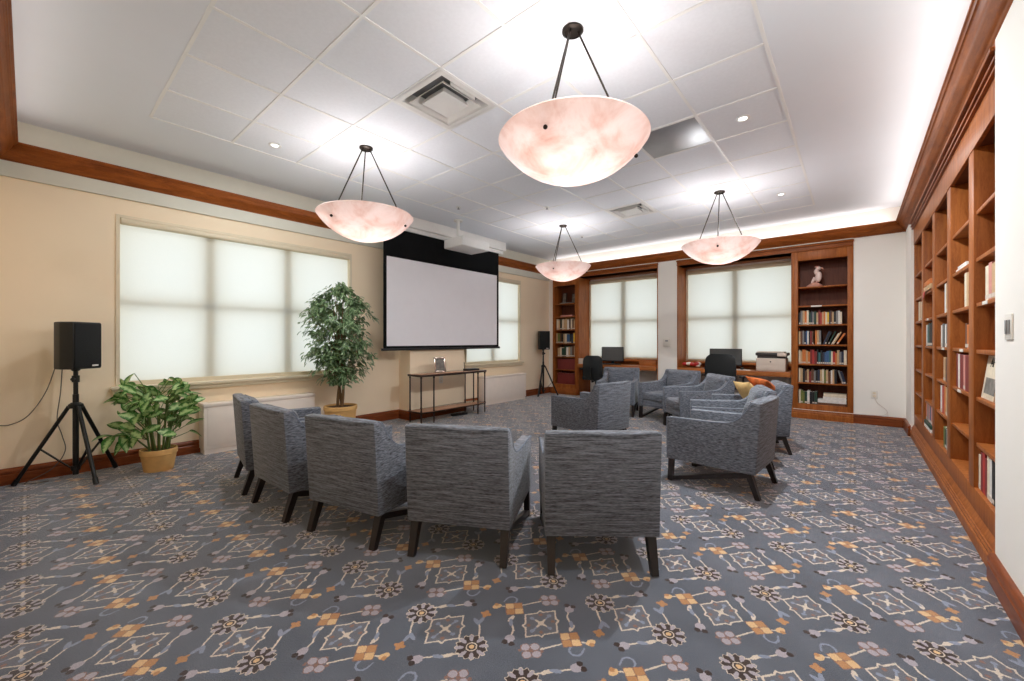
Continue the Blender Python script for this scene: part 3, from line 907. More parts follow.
# ================================================================== CEILING FITTINGS
def diffuser(name, label, cx, cy):
    t = thing(name, label, 'air vent', (cx, cy, ZC), 0, 'square ceiling air vents')
    def ringframe(mb, a, b, z0, z1, th=0.004):
        # sloping square ring from half size a at z0 to half size b at z1
        vs = []
        for q, z in ((a, z0), (b, z1)):
            vs += [(-q, -q, z), (q, -q, z), (q, q, z), (-q, q, z)]
        vs += [(v[0], v[1], v[2] + th) for v in vs]
        fs = []
        for i in range(4):
            j = (i + 1) % 4
            fs += [(i, j, 4 + j, 4 + i), (8 + i, 12 + i, 12 + j, 8 + j), (i, 8 + i, 8 + j, j), (4 + i, 4 + j, 12 + j, 12 + i)]
        mb.add(vs, fs)
    m = MB(); ringframe(m, 0.300, 0.250, -0.003, -0.003, 0.006); ringframe(m, 0.250, 0.225, -0.003, 0.075)
    m.build('frame', M['white_metal'], t, False)
    m = MB(); ringframe(m, 0.205, 0.150, -0.016, 0.045)
    m.build('louver', M['white_metal'], t, False)
    m = MB(); ringframe(m, 0.135, 0.100, -0.016, 0.040); m.box(-0.135, 0.135, -0.135, 0.135, -0.018, -0.013)
    m.build('core_plate', M['white_metal'], t, False)
    m = MB(); m.box(-0.30, 0.30, -0.30, 0.30, 0.085, 0.09)
    m.build('duct_cover', M['duct'], t, False)
    for s in (-1, 1):
        MB().box(s * 0.21 - 0.004, s * 0.21 + 0.004, -0.13, 0.13, 0.0, 0.05).build('blade', M['white_metal'], t, False)
    return t
diffuser('air_diffuser', 'square white air vent in the ceiling left of the nearest pendant', -2.582, 2.215)
diffuser('air_diffuser', 'square white air vent in the ceiling further off, toward the far wall', -2.582, 5.875)
t = thing('ceiling_panel', 'square mirror-like grey metal panel set flush in the ceiling grid', 'ceiling panel', (-1.362, 4.045, ZC))
MB().box(-0.293, 0.293, -0.293, 0.293, 0.0, 0.012, 0.003).build('panel', M['mirror_panel'], t)
m = MB()
for s in (-1, 1):
    m.box(s * 0.300, s * 0.288, -0.300, 0.300, -0.004, 0.004); m.box(-0.300, 0.300, s * 0.300, s * 0.288, -0.004, 0.004)
m.build('rim', M['white_metal'], t, False)
for x_, y_, lab in ((-0.752, 4.054, 'small round lit downlight beside the grey ceiling panel'), (-0.752, 1.593, 'unseen added downlight in the right-hand ceiling row, nearest the near wall'),
                    (-4.446, 1.593, 'small round downlight with added light in the ceiling left of the left pendant'),
                    (-0.754, 6.486, 'small round ceiling disc with added light nearest the far right corner')):  # all but the first glow only to add light to the room
  t = thing('downlight', lab, 'downlight', (x_, y_, ZC))
  MB().lathe([(0.040, 0.012), (0.056, 0.0), (0.056, -0.006), (0.038, -0.008), (0.034, 0.0), (0.034, 0.012)], n=28, cap=False).build('trim_ring', M['white_metal'], t)
  MB().ball((0, 0, 0.004), 0.032, 0.032, 0.018).build('lens', M['lens_glow'], t)
for x, y, lab in [                  (-3.456, 4.906, 'tiny ceiling sprinkler between the nearest pendant and the screen'), (-4.451, 4.069, 'tiny ceiling sprinkler above the wall-side end of the screen'),
                  (-3.914, 6.691, 'tiny ceiling sprinkler beside the farthest pendant')]:
    t = thing('sprinkler', lab, 'sprinkler', (x, y, ZC), 0, 'ceiling sprinklers')
    MB().lathe([(0.0005, 0), (0.034, 0), (0.034, -0.005), (0.018, -0.008), (0.0005, -0.008)], n=20, cap=False).build('escutcheon', M['white_metal'], t)
    MB().lathe([(0.0005, -0.008), (0.009, -0.008), (0.008, -0.026), (0.020, -0.028), (0.020, -0.032), (0.0005, -0.032)], n=14, cap=False).build('spray_head', M['grey_metal'], t)

# ================================================================== PROJECTION SCREEN + PROJECTOR
t = thing('projection_screen', 'wide pull-down projection screen with black border, lowered from the ceiling', 'projection screen', (0, 0, 0))
SX, SY0, SY1 = -5.385, 3.415, 5.985
MB().box(-5.50, -5.325, 3.25, 6.15, 3.05, ZC - 0.006, 0.01).build('housing', M['white_metal'], t)
MB().box(-5.46, -5.36, 3.30, 6.10, 2.985, 3.05, 0.006).build('lower_casing', M['white_metal'], t)
m = MB(); m.box(SX - 0.002, SX + 0.002, SY0, SY1, 1.15, 3.0); m.build('black_border', M['screen_black'], t, False)
m = MB(); m.box(SX + 0.0022, SX + 0.0045, SY0 + 0.055, SY1 - 0.055, 1.185, 2.545); m.build('white_surface', M['screen_white'], t, False)
m = MB(); m.box(SX - 0.016, SX + 0.016, SY0 - 0.03, SY1 + 0.03, 1.115, 1.152, 0.006); m.build('bottom_bar', M['black'], t)
t = thing('projector', 'white projector hanging from the ceiling in front of the screen', 'projector', (0, 0, 0))
m = MB(); m.box(-5.10, -4.66, 4.34, 4.96, 2.755, 2.90, 0.02, seg=3); m.build('body', M['white_metal'], t)
m = MB(); m.box(-5.06, -4.70, 4.40, 4.90, 2.90, 2.925, 0.006); m.build('top_plate', M['white_metal'], t)
m = MB(); m.box(-5.11, -5.095, 4.50, 4.80, 2.79, 2.86, 0.003); m.build('lens_window', M['dark_gap'], t)
m = MB(); m.cyl((-4.95, 4.52, 2.92), (-4.95, 4.52, ZC - 0.02), 0.028, n=20); m.lathe([(0.0005, ZC), (0.075, ZC), (0.07, ZC - 0.02), (0.0005, ZC - 0.02)], (-4.95, 4.52, 0), 24, cap=False)
m.build('mounting_pole', M['white_metal'], t)

# ================================================================== SPEAKERS ON TRIPODS
def tripod(label, loc, angs, top):
    t = thing('speaker_stand', label, 'speaker stand', loc, 0, 'black tripod speaker stands')
    MB().cyl((0, 0, 0.05), (0, 0, 0.78), 0.021, n=16).build('lower_pole', M['steel_black'], t)
    MB().cyl((0, 0, 0.72), (0, 0, top), 0.0165, n=16).build('upper_pole', M['steel_black'], t)
    m = MB(); m.lathe([(0.0005, 0.655), (0.046, 0.655), (0.050, 0.665), (0.050, 0.688), (0.030, 0.705), (0.0005, 0.705)], n=24, cap=False); m.build('leg_collar', M['black'], t)
    m = MB(); m.lathe([(0.0005, 0.09), (0.032, 0.09), (0.032, 0.13), (0.0005, 0.13)], n=20, cap=False); m.build('brace_collar', M['black'], t)
    m = MB(); m.cyl((0.01, 0, top - 0.08), (0.05, -0.02, top - 0.08), 0.008, n=10); m.ball((0.055, -0.022, top - 0.08), 0.016, nu=10, nv=8); m.lathe([(0.0005, top - 0.11), (0.026, top - 0.11), (0.026, top - 0.05), (0.0005, top - 0.05)], n=18, cap=False)
    m.build('height_knob', M['black'], t)
    for a, rr in angs:
        d = Vector((math.cos(R(a)), math.sin(R(a)), 0))
        p0, p1 = d * 0.045 + Vector((0, 0, 0.672)), d * rr + Vector((0, 0, 0.016))
        l = MB().cyl(p0, p1, 0.0155, n=12).build('leg', M['steel_black'], t)
        q = (p1 - p0).normalized()
        MB().cyl(p1 - q * 0.05, p1 + q * 0.006, 0.019, n=12).build('rubber_foot', M['black'], l)
        mid = p0.lerp(p1, 0.55)
        MB().bar(d * 0.03 + Vector((0, 0, 0.11)), mid, 0.02, 0.008).build('brace', M['steel_black'], t, False)
    return t
def speaker(label, loc, rz):
    t = thing('loudspeaker', label, 'loudspeaker', loc, rz, 'black loudspeakers')
    # front faces local +y
    X = [(-0.125, 0.11), (0.125, 0.11), (0.125, -0.01), (0.085, -0.11), (-0.085, -0.11), (-0.125, -0.01)]
    m = MB(); m.prism(X, 'z', 0.0, 0.425, 0.010); m.build('cabinet', M['black'], t)
    m = MB(); m.box(-0.117, 0.117, 0.104, 0.119, 0.012, 0.413, 0.006); m.build('grille', M['grille'], t)
    m = MB(); m.box(-0.085, -0.03, 0.119, 0.1215, 0.022, 0.036, 0.001); m.build('badge', M['plate'], t)
    m = MB(); m.lathe([(0.0005, 0.0), (0.03, 0.0), (0.03, -0.012), (0.022, -0.02), (0.0005, -0.02)], n=20, cap=False); m.build('pole_socket', M['black'], t)
    return t
SP1 = (-5.44, 0.28)
feet = [(-5.585, -0.08), (-5.095, 0.385), (-5.625, 0.56)]
tripod('black tripod speaker stand by the left wall beside the leafy pot plant', (SP1[0], SP1[1], 0),
       [(math.degrees(math.atan2(y - SP1[1], x - SP1[0])), math.hypot(x - SP1[0], y - SP1[1])) for x, y in feet], 1.0)
speaker('black loudspeaker on the near tripod by the left wall window', (SP1[0], SP1[1], 1.012), R(-50))
SP2 = (-5.53, 7.70)
tripod('black tripod speaker stand in the far left corner before the bookcase', (SP2[0], SP2[1], 0), [(-75, 0.33), (25, 0.34), (160, 0.14)], 1.05)
speaker('black loudspeaker on the far tripod in the corner by the bookcase', (SP2[0], SP2[1], 1.062), R(-125))
# cables hanging from the near speaker
def cable(name, label, pts, r, mat, cat='cable', group=None):
    P = [Vector(p) for p in pts]; P = [P[0] * 2 - P[1]] + P + [P[-1] * 2 - P[-2]]
    out = []
    for k in range(1, len(P) - 2):
        for q in range(8):
            t_ = q / 8; a, b, c, d = P[k - 1:k + 3]
            out.append(0.5 * ((2 * b) + (c - a) * t_ + (2 * a - 5 * b + 4 * c - d) * t_ ** 2 + (3 * b - a - 3 * c + d) * t_ ** 3))
    out.append(P[-2])
    o = MB().tube(out, r, 6).build(name, mat)
    return tag(o, label, cat, group)
cable('speaker_cable', 'thin cable looping from the near loudspeaker left along the wall',
      [(-5.50, 0.16, 1.04), (-5.58, 0.10, 0.80), (-5.64, 0.0, 0.60), (-5.68, -0.10, 0.53), (-5.69, -0.19, 0.535)], 0.004, M['cable_grey'], 'cable', 'speaker cables')
cable('speaker_cable', 'thin cable dropping straight from the near loudspeaker to the floor',
      [(-5.50, 0.20, 1.04), (-5.54, 0.19, 0.80), (-5.56, 0.17, 0.55), (-5.58, 0.20, 0.40), (-5.58, 0.22, 0.25), (-5.60, 0.14, 0.10), (-5.60, -0.02, 0.006), (-5.55, 0.12, 0.006)], 0.004, M['cable_grey'], 'cable', 'speaker cables')

# ================================================================== PLANTS
def pot_mesh(r, h):
    return [(0.0005, 0.0), (r * 0.78, 0.0), (r * 0.80, 0.012), (r * 0.95, h - 0.055), (r, h - 0.050), (r, h - 0.004), (r * 0.985, h), (r * 0.92, h), (r * 0.90, h - 0.03), (0.0005, h - 0.03)]
def leaf_blade(mb, base, d, up, L, W_, bend, mi=0):
    """one leaf: 7x3 strip bent down along its length"""
    d = d.normalized(); side = d.cross(up).normalized(); n = side.cross(d).normalized()
    o = len(mb.v); vs, fs = [], []
    K = 6
    for k in range(K + 1):
        tt = k / K
        wd = W_ * (math.sin(PI * min(1, tt * 0.94 + 0.05)) ** 0.75) * (1 - 0.25 * tt)
        c = base + d * (L * tt * (1 - 0.15 * bend * tt)) - n * (0) + Vector((0, 0, -1)) * (L * bend * tt * tt * 0.55)
        for j, u in ((-1, 0.0), (0, 0.5), (1, 1.0)):
            vs.append(c + side * (j * wd / 2) + n * (0.18 * wd * abs(j)))
            mb.uv[o + len(vs) - 1] = (u, tt)
    for k in range(K):
        for j in range(2):
            a = k * 3 + j
            fs.append((a, a + 1, a + 4, a + 3))
    mb.add(vs, fs, mi)
def leafy_plant(loc):
    t = thing('potted_dieffenbachia', 'low leafy plant with variegated leaves in an ochre pot by the wall heater', 'potted plant', loc)
    h = 0.21
    MB().lathe(pot_mesh(0.145, h), n=48, cap=False).build('pot', M['terracotta'], t)
    MB().lathe([(0.0005, h - 0.016), (0.06, h - 0.012), (0.131, h - 0.024)], n=32, cap=False).build('soil', M['soil'], t)
    rnd = random.Random(3)
    st = MB(); lf = MB()
    for k in range(12):
        a = 2 * PI * k / 12 + rnd.uniform(-.2, .2); r0 = rnd.uniform(0.02, 0.085); hh = rnd.uniform(0.30, 0.62)
        p0 = Vector((r0 * math.cos(a), r0 * math.sin(a), h - 0.02))
        p1 = p0 + Vector((rnd.uniform(.03, .10) * math.cos(a), rnd.uniform(.03, .10) * math.sin(a), hh))
        st.tube([p0, p0.lerp(p1, .5) + Vector((0, 0, .02)), p1], [0.010, 0.008, 0.006], 8)
        for q in range(10):
            b = a + rnd.uniform(-1.3, 1.3); el = rnd.uniform(-0.1, 1.0)
            rad = Vector((math.cos(b), math.sin(b), 0)); tan = Vector((-math.sin(b), math.cos(b), 0))
            d = (rad * math.cos(el) + Vector((0, 0, math.sin(el))))
            base = p1 + Vector((0, 0, rnd.uniform(-0.20, 0.06)))
            pe = base + d * rnd.uniform(0.07, 0.17)
            st.tube([base - Vector((0, 0, 0.05)), pe], [0.0045, 0.003], 6)
            leaf_blade(lf, pe, rad * rnd.uniform(0.1, 0.7) + tan * rnd.uniform(-1, 1) + Vector((0, 0, rnd.uniform(-0.4, 0.8))), rad * 0.9 + Vector((0, 0, 0.7)), rnd.uniform(0.12, 0.175), rnd.uniform(0.075, 0.10), rnd.uniform(0.1, 0.4))
    # the drooping arm reaching left toward the speaker stand
    lo = [Vector((-0.03, -0.07, h)), Vector((-0.04, -0.20, h + 0.16)), Vector((-0.04, -0.32, h + 0.17))]
    st.tube(lo, [0.008, 0.006, 0.004], 8)
    for p, d, L in ((lo[1], Vector((0.5, -0.6, -0.5)), 0.2), (lo[1], Vector((0.1, -0.7, 0.1)), 0.17), (lo[2], Vector((0.2, -1, 0.15)), 0.16), (lo[2], Vector((0.5, -0.3, -0.3)), 0.18), (lo[2] + Vector((0, 0.06, 0)), Vector((0.6, 0.1, -0.6)), 0.17)):
        leaf_blade(lf, p, d, Vector((0, 0, 1)), L, 0.10, 0.5)
    st.build('stems', M['stem_green'], t, kind='stuff')
    lf.build('leaves', M['dieff'], t, ang=80, kind='stuff')
    return t
leafy_plant((-5.25, 0.83, 0))
def fig_tree(loc):
    t = thing('potted_fig_tree', 'tall small-leaved fig tree in an ochre pot before the left wall window', 'potted tree', loc)
    h = 0.40
    MB().lathe(pot_mesh(0.21, h), n=48, cap=False).build('pot', M['terracotta'], t)
    MB().lathe([(0.0005, h - 0.014), (0.1, h - 0.010), (0.19, h - 0.024)], n=32, cap=False).build('soil', M['soil'], t)
    rnd = random.Random(11)
    tr = MB(); lf = MB()
    for k in range(3):
        a0 = 2 * PI * k / 3
        pts = [Vector((0.035 * math.cos(a0 + z * 4.0), 0.035 * math.sin(a0 + z * 4.0), h - 0.02 + z)) for z in [i * 0.06 for i in range(11)]]
        tr.tube(pts, [0.020 - 0.0007 * i for i in range(11)], 10)
    tr.build('trunk', M['bark'], t)
    br = MB()
    def crown_r(z):
        # silhouette of the crown between z 0.62 and 2.03
        pts = [(0.66, 0.05), (0.74, 0.14), (0.82, 0.22), (0.90, 0.34), (1.0, 0.40), (1.2, 0.44), (1.4, 0.47), (1.58, 0.48), (1.70, 0.44), (1.80, 0.34), (1.88, 0.23), (1.96, 0.11), (2.05, 0.03)]
        for (a, b), (c, d) in zip(pts[:-1], pts[1:]):
            if a <= z <= c: return b + (d - b) * (z - a) / (c - a)
        return 0.02
    for k in range(44):
        z1 = rnd.uniform(0.80, 1.95); a = rnd.uniform(0, 2 * PI); r = crown_r(z1) * rnd.uniform(0.5, 0.95)
        p0 = Vector((0, 0, max(0.66, min(1.0, z1 - 0.45 + rnd.uniform(-.05, .1)))))
        p1 = Vector((max(-0.36, r * math.cos(a)), r * math.sin(a), z1))
        pm = p0.lerp(p1, .5) + Vector((0, 0, 0.07))
        br.tube([p0, pm, p1], [0.007, 0.004, 0.0018], 6)
    br.build('branches', M['bark'], t)
    for k in range(195):
        z = rnd.uniform(0.74, 1.98); rm = crown_r(z); a = rnd.uniform(0, 2 * PI); r = rm * math.sqrt(rnd.uniform(0.05, 1.0)) * 0.92
        tip = Vector((r * math.cos(a), r * math.sin(a), z))
        tip.x = max(tip.x, -0.33)
        out = Vector((math.cos(a), math.sin(a), rnd.uniform(-0.9, 0.2))).normalized()
        for q in range(17):
            tt = q / 16 - 0.6
            p = tip + out * (tt * 0.20) + Vector((rnd.gauss(0, 0.022), rnd.gauss(0, 0.022), rnd.gauss(0, 0.022)))
            p.x = max(p.x, -0.345 + rnd.uniform(0, 0.03))
            b = a + rnd.choice((-1, 1)) * rnd.uniform(0.2, 1.3)
            d = Vector((math.cos(b), math.sin(b), rnd.uniform(-1.3, 0.2)))
            if p.x < -0.30: d.x = max(d.x, -0.2)
            L = rnd.uniform(0.055, 0.088)
            leaf_blade(lf, p, d, Vector((math.cos(a) + rnd.uniform(-.5, .5), math.sin(a) + rnd.uniform(-.5, .5), 0.8)), L, L * 0.5, 0.3)
    lf.build('foliage', M['ficus'], t, ang=80, kind='stuff')
    return t
fig_tree((-5.28, 2.70, 0))

# ================================================================== WALL HEATERS
def heater(label, y0, y1, h, xf):
    t = thing('wall_heater', label, 'wall heater', (WL, (y0 + y1) / 2, 0), 0, 'low wall heater cabinets')
    L = (y1 - y0) / 2; dpt = xf - WL
    MB().box(0.0, dpt - 0.006, -L, L, 0.05, h - 0.035, 0.004).build('cabinet', M['heater'], t)
    MB().box(0.0, dpt + 0.004, -L - 0.006, L + 0.006, h - 0.04, h, 0.008).build('top_cover', M['heater'], t)
    MB().box(dpt - 0.006, dpt, -L + 0.035, L - 0.01, 0.095, h - 0.05, 0.004).build('front_panel', M['heater'], t)
    MB().box(0.0, dpt - 0.02, -L + 0.01, L - 0.01, 0.0, 0.052).build('plinth', M['heater'], t, False)
    m = MB()
    for k in range(3): m.box(0.03 + k * 0.04, 0.05 + k * 0.04, -L + 0.06, L - 0.06, h, h + 0.002)
    m.build('top_grille', M['cream'], t, False)
heater('low cream wall heater under the wide left wall window', 1.25, 2.46, 0.565, -5.50)
heater('low cream wall heater under the window behind the projection screen', 5.72, 7.02, 0.56, -5.50)

# ================================================================== CONSOLE TABLE
t = thing('console_table', 'narrow wooden console table with eight slim metal legs under the screen', 'console table', (-5.12, 4.51, 0))
ys = (-0.69, -0.48, 0.48, 0.69)
top = [(-0.19, -0.72), (0.13, -0.72), (0.18, -0.50), (0.18, 0.50), (0.13, 0.72), (-0.19, 0.72)]
MB().prism([(x * 0.96, y * 0.985) for x, y in top], 'z', 0.735, 0.7505, 0.002).build('table_top', M['tabletop'], t)
MB().prism(top, 'z', 0.716, 0.749, 0.003).build('metal_edge', M['metal_brown'], t)
MB().prism([(x * 0.965, y * 0.985) for x, y in top], 'z', 0.16, 0.183, 0.002).build('shelf_rim', M['metal_brown'], t)
MB().prism([(x * 0.96, y * 0.98) for x, y in top], 'z', 0.17, 0.186, 0.002).build('lower_shelf', M['tabletop'], t)
for y in ys:
    for x in (-0.165, 0.115 if abs(y) > 0.6 else 0.155):
        m = MB(); m.cyl((x, y, 0.04), (x, y, 0.718), 0.0115, n=12); m.cyl((x, y, 0.0), (x, y, 0.04), 0.007, 0.012, 12)
        m.lathe([(0.0005, 0.15), (0.016, 0.15), (0.016, 0.20), (0.0005, 0.20)], (x, y, 0), 14, cap=False)
        m.lathe([(0.0005, 0.69), (0.016, 0.69), (0.016, 0.717), (0.0005, 0.717)], (x, y, 0), 14, cap=False)
        m.build('leg', M['metal_brown'], t)
t = thing('picture_frame', 'small silvery picture frame standing on the console table', 'picture frame', (-5.13, 4.30, 0.751), R(75))
X = Matrix.Rotation(R(-10), 4, 'X')
m = MB()
for s in (-1, 1):
    m.box(s * 0.10, s * 0.075, -0.01, 0.01, 0.004, 0.25, 0.004, 0, X); m.box(-0.10, 0.10, -0.01, 0.01, 0.004 if s < 0 else 0.225, 0.029 if s < 0 else 0.25, 0.004, 0, X)
m.build('frame', M['silver'], t)
m = MB(); m.box(-0.077, 0.077, -0.006, 0.004, 0.027, 0.227, 0, 0, X); m.build('photo', M['photo_grey'], t, False)
m = MB(); m.bar((0, 0.03, 0.17), (0, 0.10, 0.004), 0.04, 0.006); m.build('easel_back', M['ink'], t, False)
t = thing('wifi_router', 'flat black router with antenna on the right end of the console table', 'router', (-5.12, 4.98, 0.751), R(80))
m = MB(); m.box(-0.12, 0.12, -0.08, 0.08, 0.0, 0.032, 0.008); m.build('body', M['black'], t)
m = MB(); m.cyl((-0.10, 0.06, 0.02), (-0.105, 0.065, 0.14), 0.006, n=10); m.build('antenna', M['black'], t)
t = thing('power_strip', 'black power strip on the carpet under the console table', 'power strip', (-5.14, 4.72, 0.001), R(80))
m = MB(); m.box(-0.15, 0.15, -0.03, 0.03, 0, 0.035, 0.008); m.build('body', M['black'], t)
m = MB()
for k in range(4): m.box(-0.12 + k * 0.06, -0.085 + k * 0.06, -0.018, 0.018, 0.035, 0.037)
m.build('sockets', M['dark_gap'], t, False)

# ================================================================== BOOKCASES
SH = [0.235, 0.582, 0.887, 1.204, 1.53, 1.84, 2.15]      # tops of the bottom board and six shelves
def far_bookcase(label, x0, x1, sl, sr, otop, name='built_in_bookcase'):
    t = thing(name, label, 'bookcase', ((x0 + x1) / 2, WF, 0))
    c = (x0 + x1) / 2
    a, b = x0 - c, x1 - c
    DP = 0.33
    MB().box(a + 0.002, a + sl, -0.015, DP, 0.0, 2.73, 0.003).build('side_panel', M['case_wood'], t)
    MB().box(b - sr, b - 0.002, -0.015, DP, 0.0, 2.73, 0.003).build('side_panel', M['case_wood'], t)
    MB().box(a + sl, b - sr, -0.013, 0.02, otop, 2.73, 0.002).build('head_rail', M['case_wood'], t)
    MB().box(a + sl, b - sr, 0.02, DP - 0.01, otop + 0.01, otop + 0.03).build('top_board', M['case_back_shaded'], t, False)
    MB().box(a + sl, b - sr, DP - 0.02, DP, 0.0, otop + 0.05).build('back_panel', M['case_back_shaded'], t, False)
    m = MB(); m.box(a + sl, b - sr, -0.012, DP - 0.02, 0.0, SH[0], 0.002)
    m.build('base_board', M['case_wood'], t)
    m = MB(); m.prism([(-0.015, 0.0), (-0.062, 0.0), (-0.062, 0.075), (-0.050, 0.085), (-0.050, 0.100), (-0.030, 0.125), (-0.030, 0.135), (-0.015, 0.15)], 'x', a, b)
    m.build('plinth', M['case_wood'], t)
    for z in SH[1:]:
        MB().box(a + sl, b - sr, 0.012, DP - 0.02, z - 0.022, z, 0.002).build('shelf', M['case_wood'], t)
    return t
far_bookcase('tall narrow built-in bookcase in the far left corner beside the left desk', BL0, BL1, 0.05, 0.08, 2.57)
far_bookcase('tall built-in bookcase with the white bird figurine, right of the printer', BR0, BR1, 0.072, 0.072, 2.58)

t = thing('built_in_bookcase', 'long built-in wooden bookcase of five bays along the right wall', 'bookcase', (WR, 0, 0))
OT = 2.53
cent = [3.30 + 0.0, 4.09, 4.945, 5.80, 6.655]
MB().box(0.31, 0.33, NY0, NY1, 0, 2.74).build('back_panel', M['case_back_shaded'], t, False)
for y0, y1 in ((3.302, 3.325), (4.015, 4.165), (4.87, 5.02), (5.725, 5.875), (6.58, 6.73), (7.495, 7.528)):
    MB().box(0.0, 0.31, y0, y1, 0.29, OT + 0.02, 0.004).build('divider', M['case_wood'], t)
MB().box(-0.004, 0.02, NY0 + 0.002, NY1 - 0.002, OT, 2.742, 0.002).build('head_rail', M['case_wood'], t)
MB().box(0.02, 0.31, NY0 + 0.002, NY1 - 0.002, OT + 0.01, OT + 0.04).build('top_board', M['case_back_shaded'], t, False)
MB().box(0.0, 0.31, NY0 + 0.002, NY1 - 0.002, 0.16, 0.302, 0.003).build('base_board', M['case_wood'], t)
m = MB()
m.prism([(0.0, 0.0), (-0.035, 0.0), (-0.035, 0.062), (-0.028, 0.070), (-0.028, 0.092), (-0.022, 0.098), (-0.022, 0.118), (-0.012, 0.140), (0.0, 0.165)], 'y', NY0 + 0.002, NY1 - 0.002)
m.tube([(-0.030, NY0 + .004, 0.072), (-0.030, NY1 - .004, 0.072)], 0.006, 8)
m.tube([(-0.022, NY0 + .004, 0.118), (-0.022, NY1 - .004, 0.118)], 0.006, 8)
m.build('plinth', M['case_wood'], t)
RS = [0.60, 0.90, 1.21, 1.515, 1.81, 2.12]
bays = [(3.325, 4.015), (4.165, 4.87), (5.02, 5.725), (5.875, 6.58), (6.73, 7.495)]
for y0, y1 in bays:
    for z in RS:
        MB().box(0.012, 0.31, y0, y1, z - 0.026, z, 0.002).build('shelf', M['case_wood'], t)

# ------------------------------------------------------------------ books
ORD = ['first', 'second', 'third', 'fourth', 'fifth', 'sixth', 'seventh', 'eighth', 'ninth', 'tenth', 'eleventh', 'twelfth', 'thirteenth', 'fourteenth',
       'fifteenth', 'sixteenth', 'seventeenth', 'eighteenth', 'nineteenth', 'twentieth', 'twenty-first', 'twenty-second', 'twenty-third', 'twenty-fourth']
rb = random.Random(5)
def book(colr, label, loc, rz, w_, h, d, tilt=0.0, flat=False, group=None, sticker=True, name='book'):
    """spine on local -y, thickness along x; tilt leans it to +x (degrees)"""
    m = MB(BOOK[colr], M['paper'], M['spine_label'])
    c = min(0.004, w_ * 0.16)
    m.box(0, c, 0, d, 0, h); m.box(w_ - c, w_, 0, d, 0, h)
    m.box(0, w_, -0.003, c, 0, h, 0.0015)
    m.box(c, w_ - c, c, d - 0.006, 0.004, h - 0.005, 0, 1)
    if sticker and h > 0.16 and colr != 'dark red' and rb.random() < 0.7:
        m.box(0.002, w_ - 0.002, -0.0042, -0.003, 0.010, 0.034, 0, 2)
    o = m.build(name, None, None, False)
    L = Matrix.Translation(loc) @ Matrix.Rotation(rz, 4, 'Z')
    if tilt: L = L @ Matrix.Rotation(R(tilt), 4, 'Y')
    if flat: L = L @ Matrix.Translation((0, 0, w_)) @ Matrix.Rotation(R(90), 4, 'Y')
    o.matrix_world = L
    return tag(o, label, 'book', group)
def row(cols, x0, x1, y, z, where, group, hmin, hmax, dmin=0.15, dmax=0.20, tilts=None, skew=0.0):
    n = len(cols)
    ws = [rb.uniform(0.75, 1.3) for _ in cols]
    f = (x1 - x0) / sum(ws)
    x = x0
    for k, cc in enumerate(cols):
        w_ = ws[k] * f
        if cc:
            h = rb.uniform(hmin, hmax); tl = (tilts or {}).get(k, 0)
            d = rb.uniform(dmin, dmax)
            yy = y + rb.uniform(0.0, 0.015)
            i = k + 1 - sum(1 for q in cols[:k] if not q)
            lab = '%s book, %s from left, %s' % (cc, ORD[i - 1], where)
            if tl:
                a = R(tl); th = w_ * math.cos(a)
                book(cc, lab, (x + 0.002, yy, z + 0.0008 + max(0, th * math.sin(a))), 0, th - 0.001, h, d, tl, group=group)
            else:
                book(cc, lab, (x, yy, z + 0.0006), 0, w_ - 0.0012, h, d, group=group)
        x += w_
RX0, RX1 = BR0 + 0.076, BR1 - 0.076
Wd = RX1 - RX0
RY = WF + 0.03
bw = 'in the bird bookcase'
row(['black', 'grey', 'tan', 'orange', 'cream', 'dark green', 'navy', 'grey', 'dark green', 'tan', 'dark red', 'red', 'tan', 'orange', 'cream', 'yellow', 'navy', 'brown', 'tan', 'black', 'grey', 'white', 'cream'],
    RX0 + 0.005, RX0 + Wd * 0.90, RY, SH[4], 'the third shelf down ' + bw, 'books on the third shelf of the bird bookcase', 0.19, 0.235)
row(['tan', 'brown', 'grey', 'navy', 'blue', 'white', 'black', 'dark red', 'brown', '', 'orange', 'tan', 'grey', '', 'navy', 'black', '', 'dark green', '', 'cream', 'tan', '', 'orange', ''],
    RX0 + 0.005, RX0 + Wd * 0.86, RY, SH[3], 'the fourth shelf down ' + bw, 'books on the fourth shelf of the bird bookcase', 0.19, 0.235,
    tilts={14: 20, 15: 21, 17: 23, 19: 27, 20: 27, 22: 29})
row(['cream', 'tan', 'orange', 'orange', 'tan', 'orange', 'dark red', 'red', 'dark red', 'black', 'teal', 'black', 'navy', 'blue', 'blue', 'teal', 'cream', 'red', 'orange', 'tan', 'grey', 'navy', 'cream'],
    RX0 + 0.005, RX1 - 0.005, RY, SH[2], 'the fifth shelf down ' + bw, 'books on the fifth shelf of the bird bookcase', 0.18, 0.235)
row(['cream', 'tan', 'black', 'brown', 'tan', 'dark red', 'brown', 'grey', 'black', 'navy', 'tan', 'cream', 'olive green', 'tan', 'brown', 'white', 'tan', 'black', '', '', 'grey', 'navy'],
    RX0 + 0.005, RX1 - 0.01, RY, SH[1], 'the sixth shelf down ' + bw, 'books on the sixth shelf of the bird bookcase', 0.18, 0.235, tilts={20: -15, 21: -15})
row(['cream', 'olive green', 'olive green', 'dark green', 'white', 'black', 'black', 'dark green'], RX0 + 0.005, RX0 + Wd * 0.40, RY, SH[0], 'the bottom shelf ' + bw, 'books on the bottom shelf of the bird bookcase', 0.19, 0.245)
zz = SH[0]
